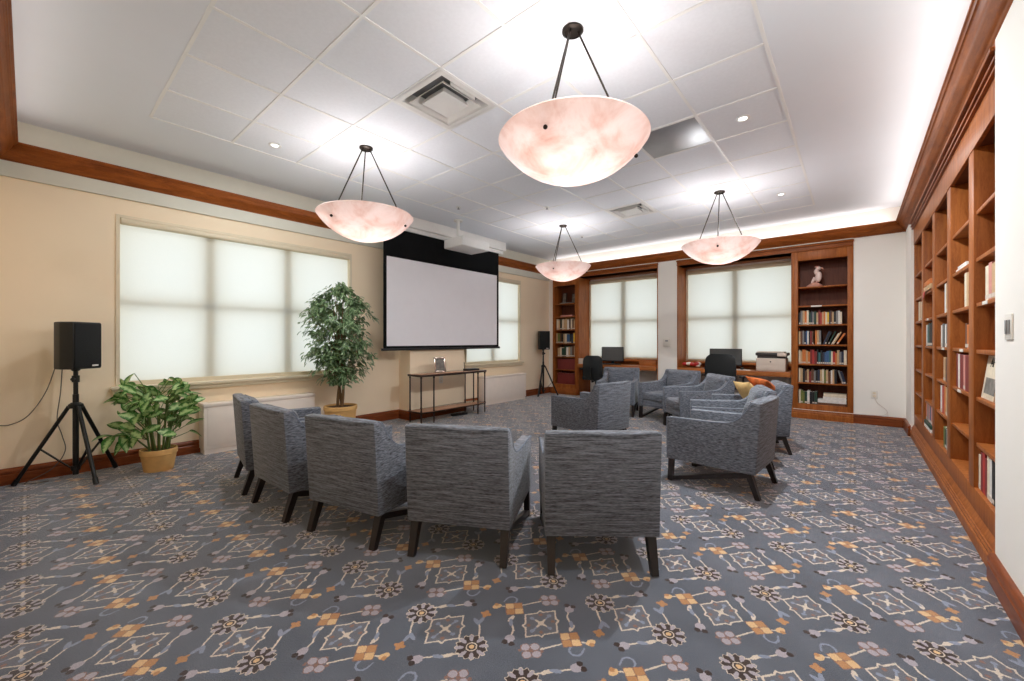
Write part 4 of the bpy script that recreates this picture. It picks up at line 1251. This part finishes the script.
for k, (cc, w_, x0) in enumerate((('brown', 0.035, 0.42), ('white', 0.05, 0.41), ('white', 0.045, 0.52), ('cream', 0.05, 0.53))):
    L = Wd * (0.985 - x0)
    m = MB(BOOK[cc], M['paper'])
    m.box(0, L, 0, 0.2, 0, 0.003); m.box(0, L, 0, 0.2, w_ - 0.003, w_); m.box(0, L, -0.002, 0.004, 0, w_, 0.001); m.box(0.004, L - 0.004, 0.004, 0.196, 0.003, w_ - 0.003, 0, 1)
    o = m.build('book', None, None, False); o.location = (RX0 + Wd * x0, RY, zz + 0.0005 * (k + 1)); zz += w_ + 0.0004
    tag(o, '%s large book lying flat, %s in the bottom shelf stack %s' % (cc, ['lowest', 'second up', 'third up', 'topmost'][k], bw), 'book', 'flat books on the bottom shelf of the bird bookcase')
m = MB(); m.box(RX0 + 0.17, RX0 + 0.31, WF + 0.003, WF + 0.012, SH[5] - 0.024, SH[5] - 0.002)
tag(m.build('shelf_label', M['plate'], None, False), 'white label strip on the empty shelf below the bird figurine', 'label')
# bird figurine
t = thing('bird_figurine', 'white and pink bird figurine on the top shelf of the bookcase', 'figurine', (-0.475, WF + 0.13, SH[6] + 0.0006))
MB().lathe([(0.0005, 0), (0.105, 0), (0.108, 0.02), (0.07, 0.05), (0.03, 0.075), (0.0005, 0.078)], (-0.03, 0, 0), 28, cap=False).build('base', M['bird_pink'], t)
m = MB(); m.ball((0.0, 0, 0.16), 0.046, 0.05, 0.088, 0, Matrix.Rotation(R(8), 4, 'Y')); m.ball((-0.004, 0, 0.245), 0.034, 0.034, 0.05)
m.build('body', M['bone'], t)
m = MB(); m.ball((0.02, 0, 0.30), 0.036, 0.032, 0.034); m.build('head', M['bone'], t)
m = MB(); m.tube([(0.045, 0, 0.305), (0.075, 0, 0.298), (0.088, 0, 0.276)], [0.016, 0.011, 0.002], 10); m.build('beak', M['bird_pink'], t)
m = MB(); m.ball((0.004, 0, 0.326), 0.034, 0.026, 0.014); m.build('crest', M['bird_pink'], t)
m = MB(); m.tube([(-0.02, 0.0, 0.15), (-0.055, 0.0, 0.09), (-0.07, 0, 0.05)], [0.03, 0.02, 0.008], 10); m.ball((0.03, -0.035, 0.15), 0.03, 0.016, 0.062)
m.build('tail_and_wing', M['bone'], t)

# left corner bookcase
LX0, LX1 = BL0 + 0.054, BL1 - 0.084
bw = 'in the corner bookcase'
row(['cream', 'tan', 'black', 'cream', 'tan', 'tan', 'white', 'brown', 'cream', 'brown', 'tan'], LX0 + 0.03, LX1 - 0.005, RY, SH[4], 'the third shelf down ' + bw, 'books on the third shelf of the corner bookcase', 0.22, 0.26)
row(['tan', 'olive green', 'brown', 'black', 'tan', 'cream', 'blue', 'blue', 'black', 'navy', 'yellow'], LX0 + 0.02, LX1 - 0.005, RY, SH[3], 'the fourth shelf down ' + bw, 'books on the fourth shelf of the corner bookcase', 0.21, 0.26)
row(['tan', 'cream', 'dark green', 'dark green', 'white', 'tan', 'grey', 'brown', 'tan'], LX0 + 0.06, LX1 - 0.005, RY, SH[2], 'the fifth shelf down ' + bw, 'books on the fifth shelf of the corner bookcase', 0.20, 0.26)
row(['dark red'] * 8, LX0 + 0.06, LX1 - 0.01, RY, SH[1], 'the sixth shelf down ' + bw, 'dark red volumes on the sixth shelf of the corner bookcase', 0.245, 0.25)
row(['dark red'] * 8, LX0 + 0.05, LX1 - 0.01, RY, SH[0], 'the bottom shelf ' + bw, 'dark red volumes on the bottom shelf of the corner bookcase', 0.26, 0.265)
m = MB(BOOK['pink'], M['paper']); m.box(LX0 + 0.14, LX1 - 0.1, RY, RY + 0.2, SH[5] + 0.0006, SH[5] + 0.035, 0.003)
tag(m.build('box', None, None, True), 'flat reddish box on the second shelf of the corner bookcase', 'box')
for k, (x, w_, h, cc, lab) in enumerate(((0.10, 0.12, 0.28, 'photo_grey', 'dim picture frame leaning at the left of the top shelf in the corner bookcase'), (0.36, 0.14, 0.25, 'photo_grey', 'dim picture frame leaning at the right of the top shelf in the corner bookcase'))):
    t = thing('picture_frame', lab, 'picture frame', (LX0 + x, RY + 0.13, SH[6] + 0.0035))
    X = Matrix.Rotation(R(-9), 4, 'X')
    m = MB(); m.box(0, w_, 0, 0.015, 0, h, 0.003, 0, X); m.build('frame', M['metal_brown'], t)
    m = MB(); m.box(0.018, w_ - 0.018, -0.002, 0.002, 0.018, h - 0.018, 0, 0, X); m.build('photo', M[cc], t, False)
m = MB(BOOK['grey'], M['paper']); m.box(LX0 + 0.12, LX1 - 0.08, RY, RY + 0.12, SH[6] + 0.0005, SH[6] + 0.022, 0.002)
tag(m.build('magazine', None, None, True), 'grey magazine lying on the top shelf of the corner bookcase', 'magazine')

# long right-hand bookcase: spines face -x (local -y turned to world -x)
def rbook(cc, lab, y_far, z, w_, h, d=0.2, x=0.625, tilt=0, group=None, sticker=True):
    # local x runs to world -y, so the book starts at its far side
    return book(cc, lab, (x, y_far, z + 0.0006), -PI / 2, w_ - 0.001, h, d, tilt, group=group, sticker=sticker)
def rrow(cols, ya, yb, z, h0, h1, where, x=0.625, d=0.2):
    n = len(cols); w_ = (yb - ya) / n; y = yb
    for k, cc in enumerate(cols):
        rbook(cc, '%s book, %s from left, %s' % (cc, ORD[k], where), y, z, w_, rb.uniform(h0, h1), d, x, group='books ' + where)
        y -= w_
rw_ = 'of right bookcase'
rrow(['cream', 'pink', 'tan'], 3.60, 3.83, 1.515, 0.20, 0.235, 'above the magazine, nearest bay ' + rw_)
rrow(['cream', 'dark red', 'red', 'dark red', 'cream', 'white', 'black'], 3.62, 4.01, 0.302, 0.22, 0.27, 'on the bottom of the nearest bay ' + rw_)
m = MB(BOOK['white'], M['paper']); m.box(0.63, 0.80, 3.64, 3.86, 0.573, 0.5745 + 0.024, 0.003)
t = thing('magazine', 'cream magazine with a black and white cover photo, face out in the nearest bay', 'magazine', (0.628, 3.985, 0.9025), -PI / 2)
X = Matrix.Rotation(R(-7), 4, 'X')
m = MB(); m.box(0, 0.30, 0, 0.012, 0, 0.275, 0.001, 0, X); m.build('cover', BOOK['cream'], t)
m = MB(); m.box(0.05, 0.30, -0.0016, 0.0, 0.035, 0.135, 0, 0, X); m.build('cover_photo', M['photo_grey'], t, False)
def text(body, size, X, mat, parent, name='lettering'):
    cu = bpy.data.curves.new(name, 'FONT'); cu.body = body; cu.size = size; cu.extrude = 0.0006
    tmp = bpy.data.objects.new('tmp_text', cu); col.objects.link(tmp)
    bpy.context.view_layer.update()
    me = bpy.data.meshes.new_from_object(tmp.evaluated_get(bpy.context.evaluated_depsgraph_get()))
    bpy.data.objects.remove(tmp)
    me.materials.clear(); me.materials.append(mat)
    o = bpy.data.objects.new(name, me); col.objects.link(o); o.parent = parent
    o.matrix_local = X
    return o
text('AP', 0.085, X @ Matrix.Translation((0.10, -0.0014, 0.205)) @ Matrix.Rotation(PI / 2, 4, 'X'), M['ink'], t)
# second bay
rrow(['cream', 'tan'], 4.32, 4.46, 1.515, 0.235, 0.25, 'middle shelf, second bay ' + rw_)
rrow(['brown', 'orange'], 4.32, 4.43, 1.21, 0.17, 0.19, 'above tall red volumes, second bay ' + rw_)
rrow(['dark red', 'white', 'dark red', 'dark red', 'pink', 'dark red', 'dark red'], 4.30, 4.77, 0.90, 0.262, 0.268, 'third lowest level, second bay ' + rw_)
for k, (y0, y1) in enumerate(((4.36, 4.78), (4.40, 4.70))):
    m = MB(BOOK['white'], M['paper']); m.box(0.62, 0.83, y0, y1, 1.8106 + k * 0.0185, 1.8286 + k * 0.0185, 0.002)
    tag(m.build('folded_paper', None, None, True), 'white folded papers lying in the second bay, %s' % ('lower of the two' if k == 0 else 'upper of the two'), 'papers', 'papers in the second bay')
# third bay
rrow(['white', 'tan'], 5.18, 5.33, 1.515, 0.25, 0.27, 'upper middle shelf, third bay ' + rw_)
rrow(['white', 'grey', 'black', 'white', 'grey'], 5.18, 5.53, 1.21, 0.20, 0.225, 'above brown books, third bay ' + rw_)
rrow(['tan', 'brown'], 5.18, 5.39, 0.90, 0.20, 0.22, 'below grey books, third bay ' + rw_)
rrow(['white', 'red', 'orange', 'tan'], 5.18, 5.56, 0.60, 0.24, 0.27, 'second lowest level, third bay ' + rw_)
rrow(['olive green', 'dark green', 'white'], 5.14, 5.39, 0.302, 0.17, 0.20, 'on the bottom of the third bay ' + rw_)
# fourth bay
for k, (y0, y1, z0, z1, cc, lab) in enumerate(((6.02, 6.56, 1.8106, 1.865, 'tan', 'lower tan box lying in the fourth bay of the right bookcase'), (6.06, 6.50, 1.8656, 1.92, 'orange', 'upper orange-tan box stacked in the fourth bay of the right bookcase'))):
    m = MB(BOOK[cc], M['paper']); m.box(0.60, 0.80, y0, y1, z0, z1, 0.005)
    tag(m.build('storage_box', None, None, True), lab, 'box', 'flat boxes in the fourth bay')
m = MB(); nx = 8; vs = []; fs = []
for i in range(nx + 1):
    for j, (x, z) in enumerate(((0.70, 1.8075), (0.598, 1.8072), (0.594, 1.785), (0.593, 1.74 + 0.02 * math.sin(i * 1.7)))):
        vs.append((x + 0.0, 6.40 + 0.14 * i / nx + 0.004 * math.sin(i * 2.1 + j), z + 0.004))
for i in range(nx):
    for j in range(3): fs.append((i * 4 + j, i * 4 + j + 1, i * 4 + j + 5, i * 4 + j + 4))
m.add(vs, fs)
o = m.build('red_cloth', M['red']); mod = o.modifiers.new('thickness', 'SOLIDIFY'); mod.thickness = 0.004
tag(o, 'small red cloth hanging over the shelf edge below the tan boxes', 'cloth')
rrow(['white', 'teal', 'dark green', 'black', 'black'], 6.10, 6.56, 1.21, 0.23, 0.26, 'middle shelf, fourth bay ' + rw_)
rrow(['pink', 'grey', 'pink', 'blue', 'pink'], 6.10, 6.56, 0.3025 + 0.075, 0.17, 0.19, 'on flat books, fourth bay ' + rw_)
for k, (cc, z0, z1) in enumerate((('white', 0.3026, 0.338), ('dark green', 0.3386, 0.3765))):
    m = MB(BOOK[cc], M['paper']); m.box(0.605, 0.83, 6.06, 6.57, z0, z1, 0.003)
    tag(m.build('book', None, None, True), '%s large book lying flat under the pink books of the fourth bay' % cc, 'book', 'flat books in the fourth bay')
rrow(['cream', 'tan', 'cream'], 6.95, 7.28, 1.515, 0.22, 0.25, 'in the farthest bay ' + rw_)
# shelf label strips
for k, (y0, z, lab) in enumerate(((3.70, 1.515, 'white shelf label below the pink book in the nearest bay'), (4.42, 1.21, 'white shelf label below the brown book of the second bay'), (4.5, 0.90, 'white shelf label below the tall red volumes'),
                                  (5.25, 1.21, 'white shelf label below the grey books of the third bay'), (6.25, 1.515, 'white shelf label on the middle upper shelf of the fourth bay'))):
    m = MB(); m.box(0.607, 0.6105, y0, y0 + 0.12, z - 0.024, z - 0.003)
    tag(m.build('shelf_label', M['plate'], None, False), lab, 'label')

# ================================================================== DESKS
def desk(label, x0, x1):
    t = thing('built_in_desk', label, 'desk', ((x0 + x1) / 2, WF, 0))
    L = (x1 - x0) / 2
    m = MB(); m.box(-L + 0.022, L - 0.022, -0.06, BAY - WF + 0.045, 0.70, 0.74, 0.004); m.build('desk_top', M['desk_wood'], t)
    m = MB(); m.box(-L + 0.022, L - 0.022, -0.068, -0.04, 0.655, 0.738, 0.006); m.build('front_edge', M['desk_wood'], t)
    m = MB(); m.box(-L + 0.022, L - 0.022, BAY - WF + 0.02, BAY - WF + 0.045, 0.74, 0.812, 0.002); m.build('backsplash', M['desk_wood'], t)
    return t
desk('built-in wooden desk in the left far bay beside the corner bookcase', BL1, C0)
desk('built-in wooden desk in the right far bay carrying the printer', C1, BR0)
DZ = 0.7406
def monitor(label, loc, rz, w_, z0, z1):
    t = thing('computer_monitor', label, 'monitor', loc, rz, 'computer monitors')
    m = MB(); m.box(-w_ / 2, w_ / 2, -0.015, 0.02, z0, z1, 0.006); m.build('housing', M['black'], t)
    m = MB(); m.box(-w_ / 2 + 0.012, w_ / 2 - 0.012, -0.0165, -0.014, z0 + 0.018, z1 - 0.012); m.build('screen', M['screen_dark'], t, False)
    m = MB(); m.bar((0, 0.03, 0.01), (0, 0.025, z0 + 0.12), 0.06, 0.02); m.build('stand', M['black'], t, False)
    m = MB(); m.lathe([(0.0005, 0), (0.11, 0), (0.11, 0.008), (0.04, 0.016), (0.0005, 0.016)], (0, 0.03, 0), 28, cap=False); m.build('foot', M['black'], t)
monitor('flat computer monitor on the left desk', (-4.17, 8.47, DZ), R(12), 0.49, 0.06, 0.385)
monitor('flat computer monitor behind the office chair on the right desk', (-1.86, 8.45, DZ), 0, 0.55, 0.06, 0.375)
t = thing('printer', 'beige desktop laser printer with dark scanner lid on the right desk', 'printer', (-1.10, 8.36, DZ))
m = MB(); m.box(-0.215, 0.215, -0.20, 0.20, 0.0, 0.225, 0.012, seg=3); m.build('body', M['printer'], t)
m = MB(); m.box(-0.20, 0.20, -0.17, 0.19, 0.225, 0.275); m.build('output_slot', M['printer_dark'], t, False)
m = MB(); m.box(-0.225, 0.235, -0.19, 0.20, 0.268, 0.318, 0.010); m.build('scanner', M['printer_dark'], t)
m = MB(); m.box(-0.215, 0.19, -0.16, 0.19, 0.318, 0.338, 0.008); m.build('document_lid', M['printer'], t)
m = MB(); m.box(0.10, 0.235, -0.235, -0.185, 0.262, 0.318, 0.008); m.build('control_panel', M['printer'], t)
m = MB(); m.box(-0.19, 0.19, -0.203, -0.199, 0.02, 0.10, 0.002); m.box(-0.03, 0.03, -0.2045, -0.2, 0.135, 0.155, 0.001, 0); m.build('paper_drawer', M['printer'], t)
m = MB(); m.ball((0.0, -0.2, 0.165), 0.012, 0.004, 0.012, nu=12, nv=8); m.build('badge', M['printer_dark'], t)
# red and white bags
m = MB(M['red'], M['plate'])
rq = random.Random(2)
for k in range(7):
    m.ball((rq.uniform(-0.12, 0.12), rq.uniform(-0.04, 0.04), 0.034 + rq.uniform(0, 0.075)), rq.uniform(0.045, 0.07), rq.uniform(0.035, 0.05), 0.034, 1 if k % 3 == 0 else 0, nu=9, nv=6)
o = m.build('snack_bag', None, None, True, 30); o.location = (-2.44, 8.34, DZ + 0.004)
tag(o, 'crumpled red and white bag on the right desk below the thermostat', 'bag')
t = thing('computer_mouse', 'black computer mouse on a pale pad beside the right monitor', 'mouse', (-1.55, 8.27, DZ + 0.013))
m = MB(); m.ball((0, 0, 0.012), 0.032, 0.052, 0.02, nu=16, nv=10); m.build('shell', M['black'], t)
m = MB(); m.ball((0, -0.025, 0.027), 0.004, 0.010, 0.004, nu=8, nv=6); m.build('wheel', M['grey_metal'], t)
m = MB(); m.box(-1.68, -1.42, 8.17, 8.37, DZ, DZ + 0.004, 0.001)
tag(m.build('mouse_pad', M['paper'], None), 'pale mouse pad on the right desk', 'mouse pad')
def keyboard(label, loc):
    t = thing('keyboard', label, 'keyboard', loc, 0, 'computer keyboards')
    m = MB(); m.box(-0.21, 0.21, -0.065, 0.065, 0, 0.018, 0.005); m.build('case', M['black'], t)
    m = MB()
    for r in range(5):
        for c in range(14): m.box(-0.2 + c * 0.0286, -0.176 + c * 0.0286, -0.055 + r * 0.022, -0.037 + r * 0.022, 0.018, 0.023)
    m.build('keys', M['screen_dark'], t, False)
keyboard('black keyboard in front of the left monitor', (-4.10, 8.24, DZ))
keyboard('black keyboard in front of the right monitor', (-1.96, 8.25, DZ))
t = thing('desk_caddy', 'cream round caddy at the left end of the left desk', 'caddy', (-4.80, 8.20, DZ))
m = MB(); m.lathe([(0.0005, 0), (0.072, 0), (0.075, 0.006), (0.075, 0.115), (0.070, 0.118), (0.066, 0.112), (0.066, 0.01), (0.0005, 0.01)], n=28, cap=False); m.build('cup', M['printer'], t)
m = MB(); m.tube([(0.02, 0.01, 0.012), (0.04, 0.015, 0.155)], 0.005, 8); m.tube([(-0.02, 0.01, 0.012), (-0.045, -0.01, 0.15)], 0.005, 8); m.build('pencils', M['desk_wood'], t)
t = thing('wooden_organizer', 'low wooden box organizer at the right end of the left desk', 'organizer', (-3.30, 8.42, DZ))
m = MB(); m.box(-0.18, 0.18, -0.11, -0.10, 0, 0.10, 0.002); m.box(-0.18, 0.18, 0.10, 0.11, 0, 0.10, 0.002); m.box(-0.18, -0.17, -0.10, 0.10, 0, 0.10); m.box(0.17, 0.18, -0.10, 0.10, 0, 0.10); m.box(-0.17, 0.17, -0.10, 0.10, 0, 0.012)
m.build('tray', M['desk_wood'], t); m = MB(); m.box(-0.006, 0.006, -0.10, 0.10, 0.012, 0.09); m.build('partition', M['desk_wood'], t, False)

# ================================================================== OFFICE CHAIRS
def office_chair(label, loc, rz, w_, zt):
    t = thing('office_chair', label, 'office chair', loc, rz, 'black office chairs')   # faces local +y
    m = MB(); vs, fs = [], []; nx, nz = 12, 14
    zb = 0.44; H = zt - zb
    for sd in (0, 1):
        for i in range(nx + 1):
            for k in range(nz + 1):
                u, v = i / nx * 2 - 1, k / nz
                hw = w_ / 2 * (0.86 + 0.14 * math.sin(PI * min(1, v * 0.9 + 0.05))) * (1 if v < 0.86 else math.sqrt(max(0.0, 1 - ((v - 0.86) / 0.155) ** 2 * 0.45)))
                y = -0.23 - 0.05 * v - 0.05 * math.sin(v * PI) * 0.5 + 0.05 * u * u + (0.035 if sd else 0.0)
                vs.append((u * hw, y, zb + H * (v if abs(u) < 0.8 else v - 0.03 * max(0, v - 0.8) * 5 * (abs(u) - 0.8) * 5)))
    N = (nx + 1) * (nz + 1)
    for i in range(nx):
        for k in range(nz):
            a = i * (nz + 1) + k
            fs.append((a, a + nz + 1, a + nz + 2, a + 1)); fs.append((N + a, N + a + 1, N + a + nz + 2, N + a + nz + 1))
    ed = [i * (nz + 1) for i in range(nx + 1)] + [nx * (nz + 1) + k for k in range(1, nz + 1)] + [i * (nz + 1) + nz for i in range(nx - 1, -1, -1)] + [k for k in range(nz - 1, 0, -1)]
    for a, c in zip(ed, ed[1:] + ed[:1]): fs.append((c, a, N + a, N + c))
    m.add(vs, fs); m.build('backrest', M['chair_black'], t, ang=60)
    m = MB(); m.box(-0.24, 0.24, -0.22, 0.25, 0.43, 0.51, 0.03, seg=4); m.build('seat', M['chair_black'], t)
    m = MB(); m.tube([(0, -0.02, 0.42), (0, -0.24, 0.40), (0, -0.285, 0.55), (0, -0.30, 0.70)], 0.018, 10); m.build('back_support', M['black'], t)
    for s in (-1, 1):
        m = MB(); m.tube([(s * 0.22, 0.0, 0.42), (s * 0.29, 0.0, 0.44), (s * 0.30, 0.0, 0.64)], 0.014, 8); m.box(s * 0.30 - 0.035, s * 0.30 + 0.035, -0.13, 0.13, 0.64, 0.668, 0.012); m.build('armrest', M['black'], t)
    m = MB(); m.cyl((0, 0, 0.11), (0, 0, 0.42), 0.026, n=16); m.cyl((0, 0, 0.09), (0, 0, 0.25), 0.036, n=16); m.build('gas_column', M['black'], t)
    for k in range(5):
        a = 2 * PI * k / 5 + 0.3
        d = Vector((math.cos(a), math.sin(a), 0))
        l = MB().bar(d * 0.02 + Vector((0, 0, 0.115)), d * 0.30 + Vector((0, 0, 0.075)), 0.05, 0.03, 0, 0.034, 0.022).build('base_spoke', M['black'], t, False)
        p = d * 0.30 + Vector((0, 0, 0.03)); q = Vector((-d.y, d.x, 0))
        MB().cyl(p - q * 0.022, p + q * 0.022, 0.03, n=16).build('caster', M['black'], l)
    return t
office_chair('black office chair tucked at the left desk before the monitor', (-4.26, 7.88, 0), R(8), 0.43, 0.95)
office_chair('black office chair with a wide back at the right desk', (-1.75, 7.86, 0), R(-4), 0.50, 1.04)

# ================================================================== WALL FITTINGS
t = thing('thermostat', 'white thermostat on the pale column between the far bays', 'thermostat', (-2.862, WF, 1.23))
MB().box(-0.075, 0.075, -0.022, 0.0, -0.085, 0.085, 0.010).build('body', M['plate'], t)
MB().box(-0.028, 0.028, -0.0235, -0.02, 0.02, 0.046, 0.001).build('display', M['grey_metal'], t)
def outlet(label, loc, rz, cat='outlet', name='wall_outlet'):
    t = thing(name, label, cat, loc, rz)           # plate faces local -y
    MB().box(-0.038, 0.038, -0.007, 0.0, -0.06, 0.06, 0.003).build('cover_plate', M['plate'], t)
    m = MB()
    for z in (-0.024, 0.024): m.box(-0.017, 0.017, -0.0085, -0.006, z - 0.015, z + 0.015, 0.001)
    m.build('receptacle', M['cream'], t)
    return t
outlet('white wall outlet with a plugged white cord on the far wall', (0.225, WF, 0.455), 0)
outlet('small outlet plate on the wall chase above the console table', (PX, 4.55, 0.60), PI / 2)
cable('white_cable', 'thin white cord from the far wall outlet down along the baseboard',
      [(0.225, WF - 0.02, 0.43), (0.26, WF - 0.05, 0.34), (0.36, WF - 0.06, 0.24), (0.34, WF - 0.05, 0.17), (0.20, WF - 0.04, 0.15), (-0.02, WF - 0.05, 0.147), (-0.4, WF - 0.07, 0.148), (-0.78, WF - 0.07, 0.15)], 0.005, M['cable_white'])
t = thing('light_switch', 'white double light switch on the near right wall panel', 'light switch', (WP, 3.03, 1.335), -PI / 2)
MB().box(-0.058, 0.058, -0.007, 0.0, -0.062, 0.062, 0.003).build('cover_plate', M['plate'], t)
for s in (-1, 1):
    MB().box(s * 0.024 - 0.016, s * 0.024 + 0.016, -0.011, -0.006, -0.034, 0.034, 0.002).build('rocker', M['grey_metal'], t)
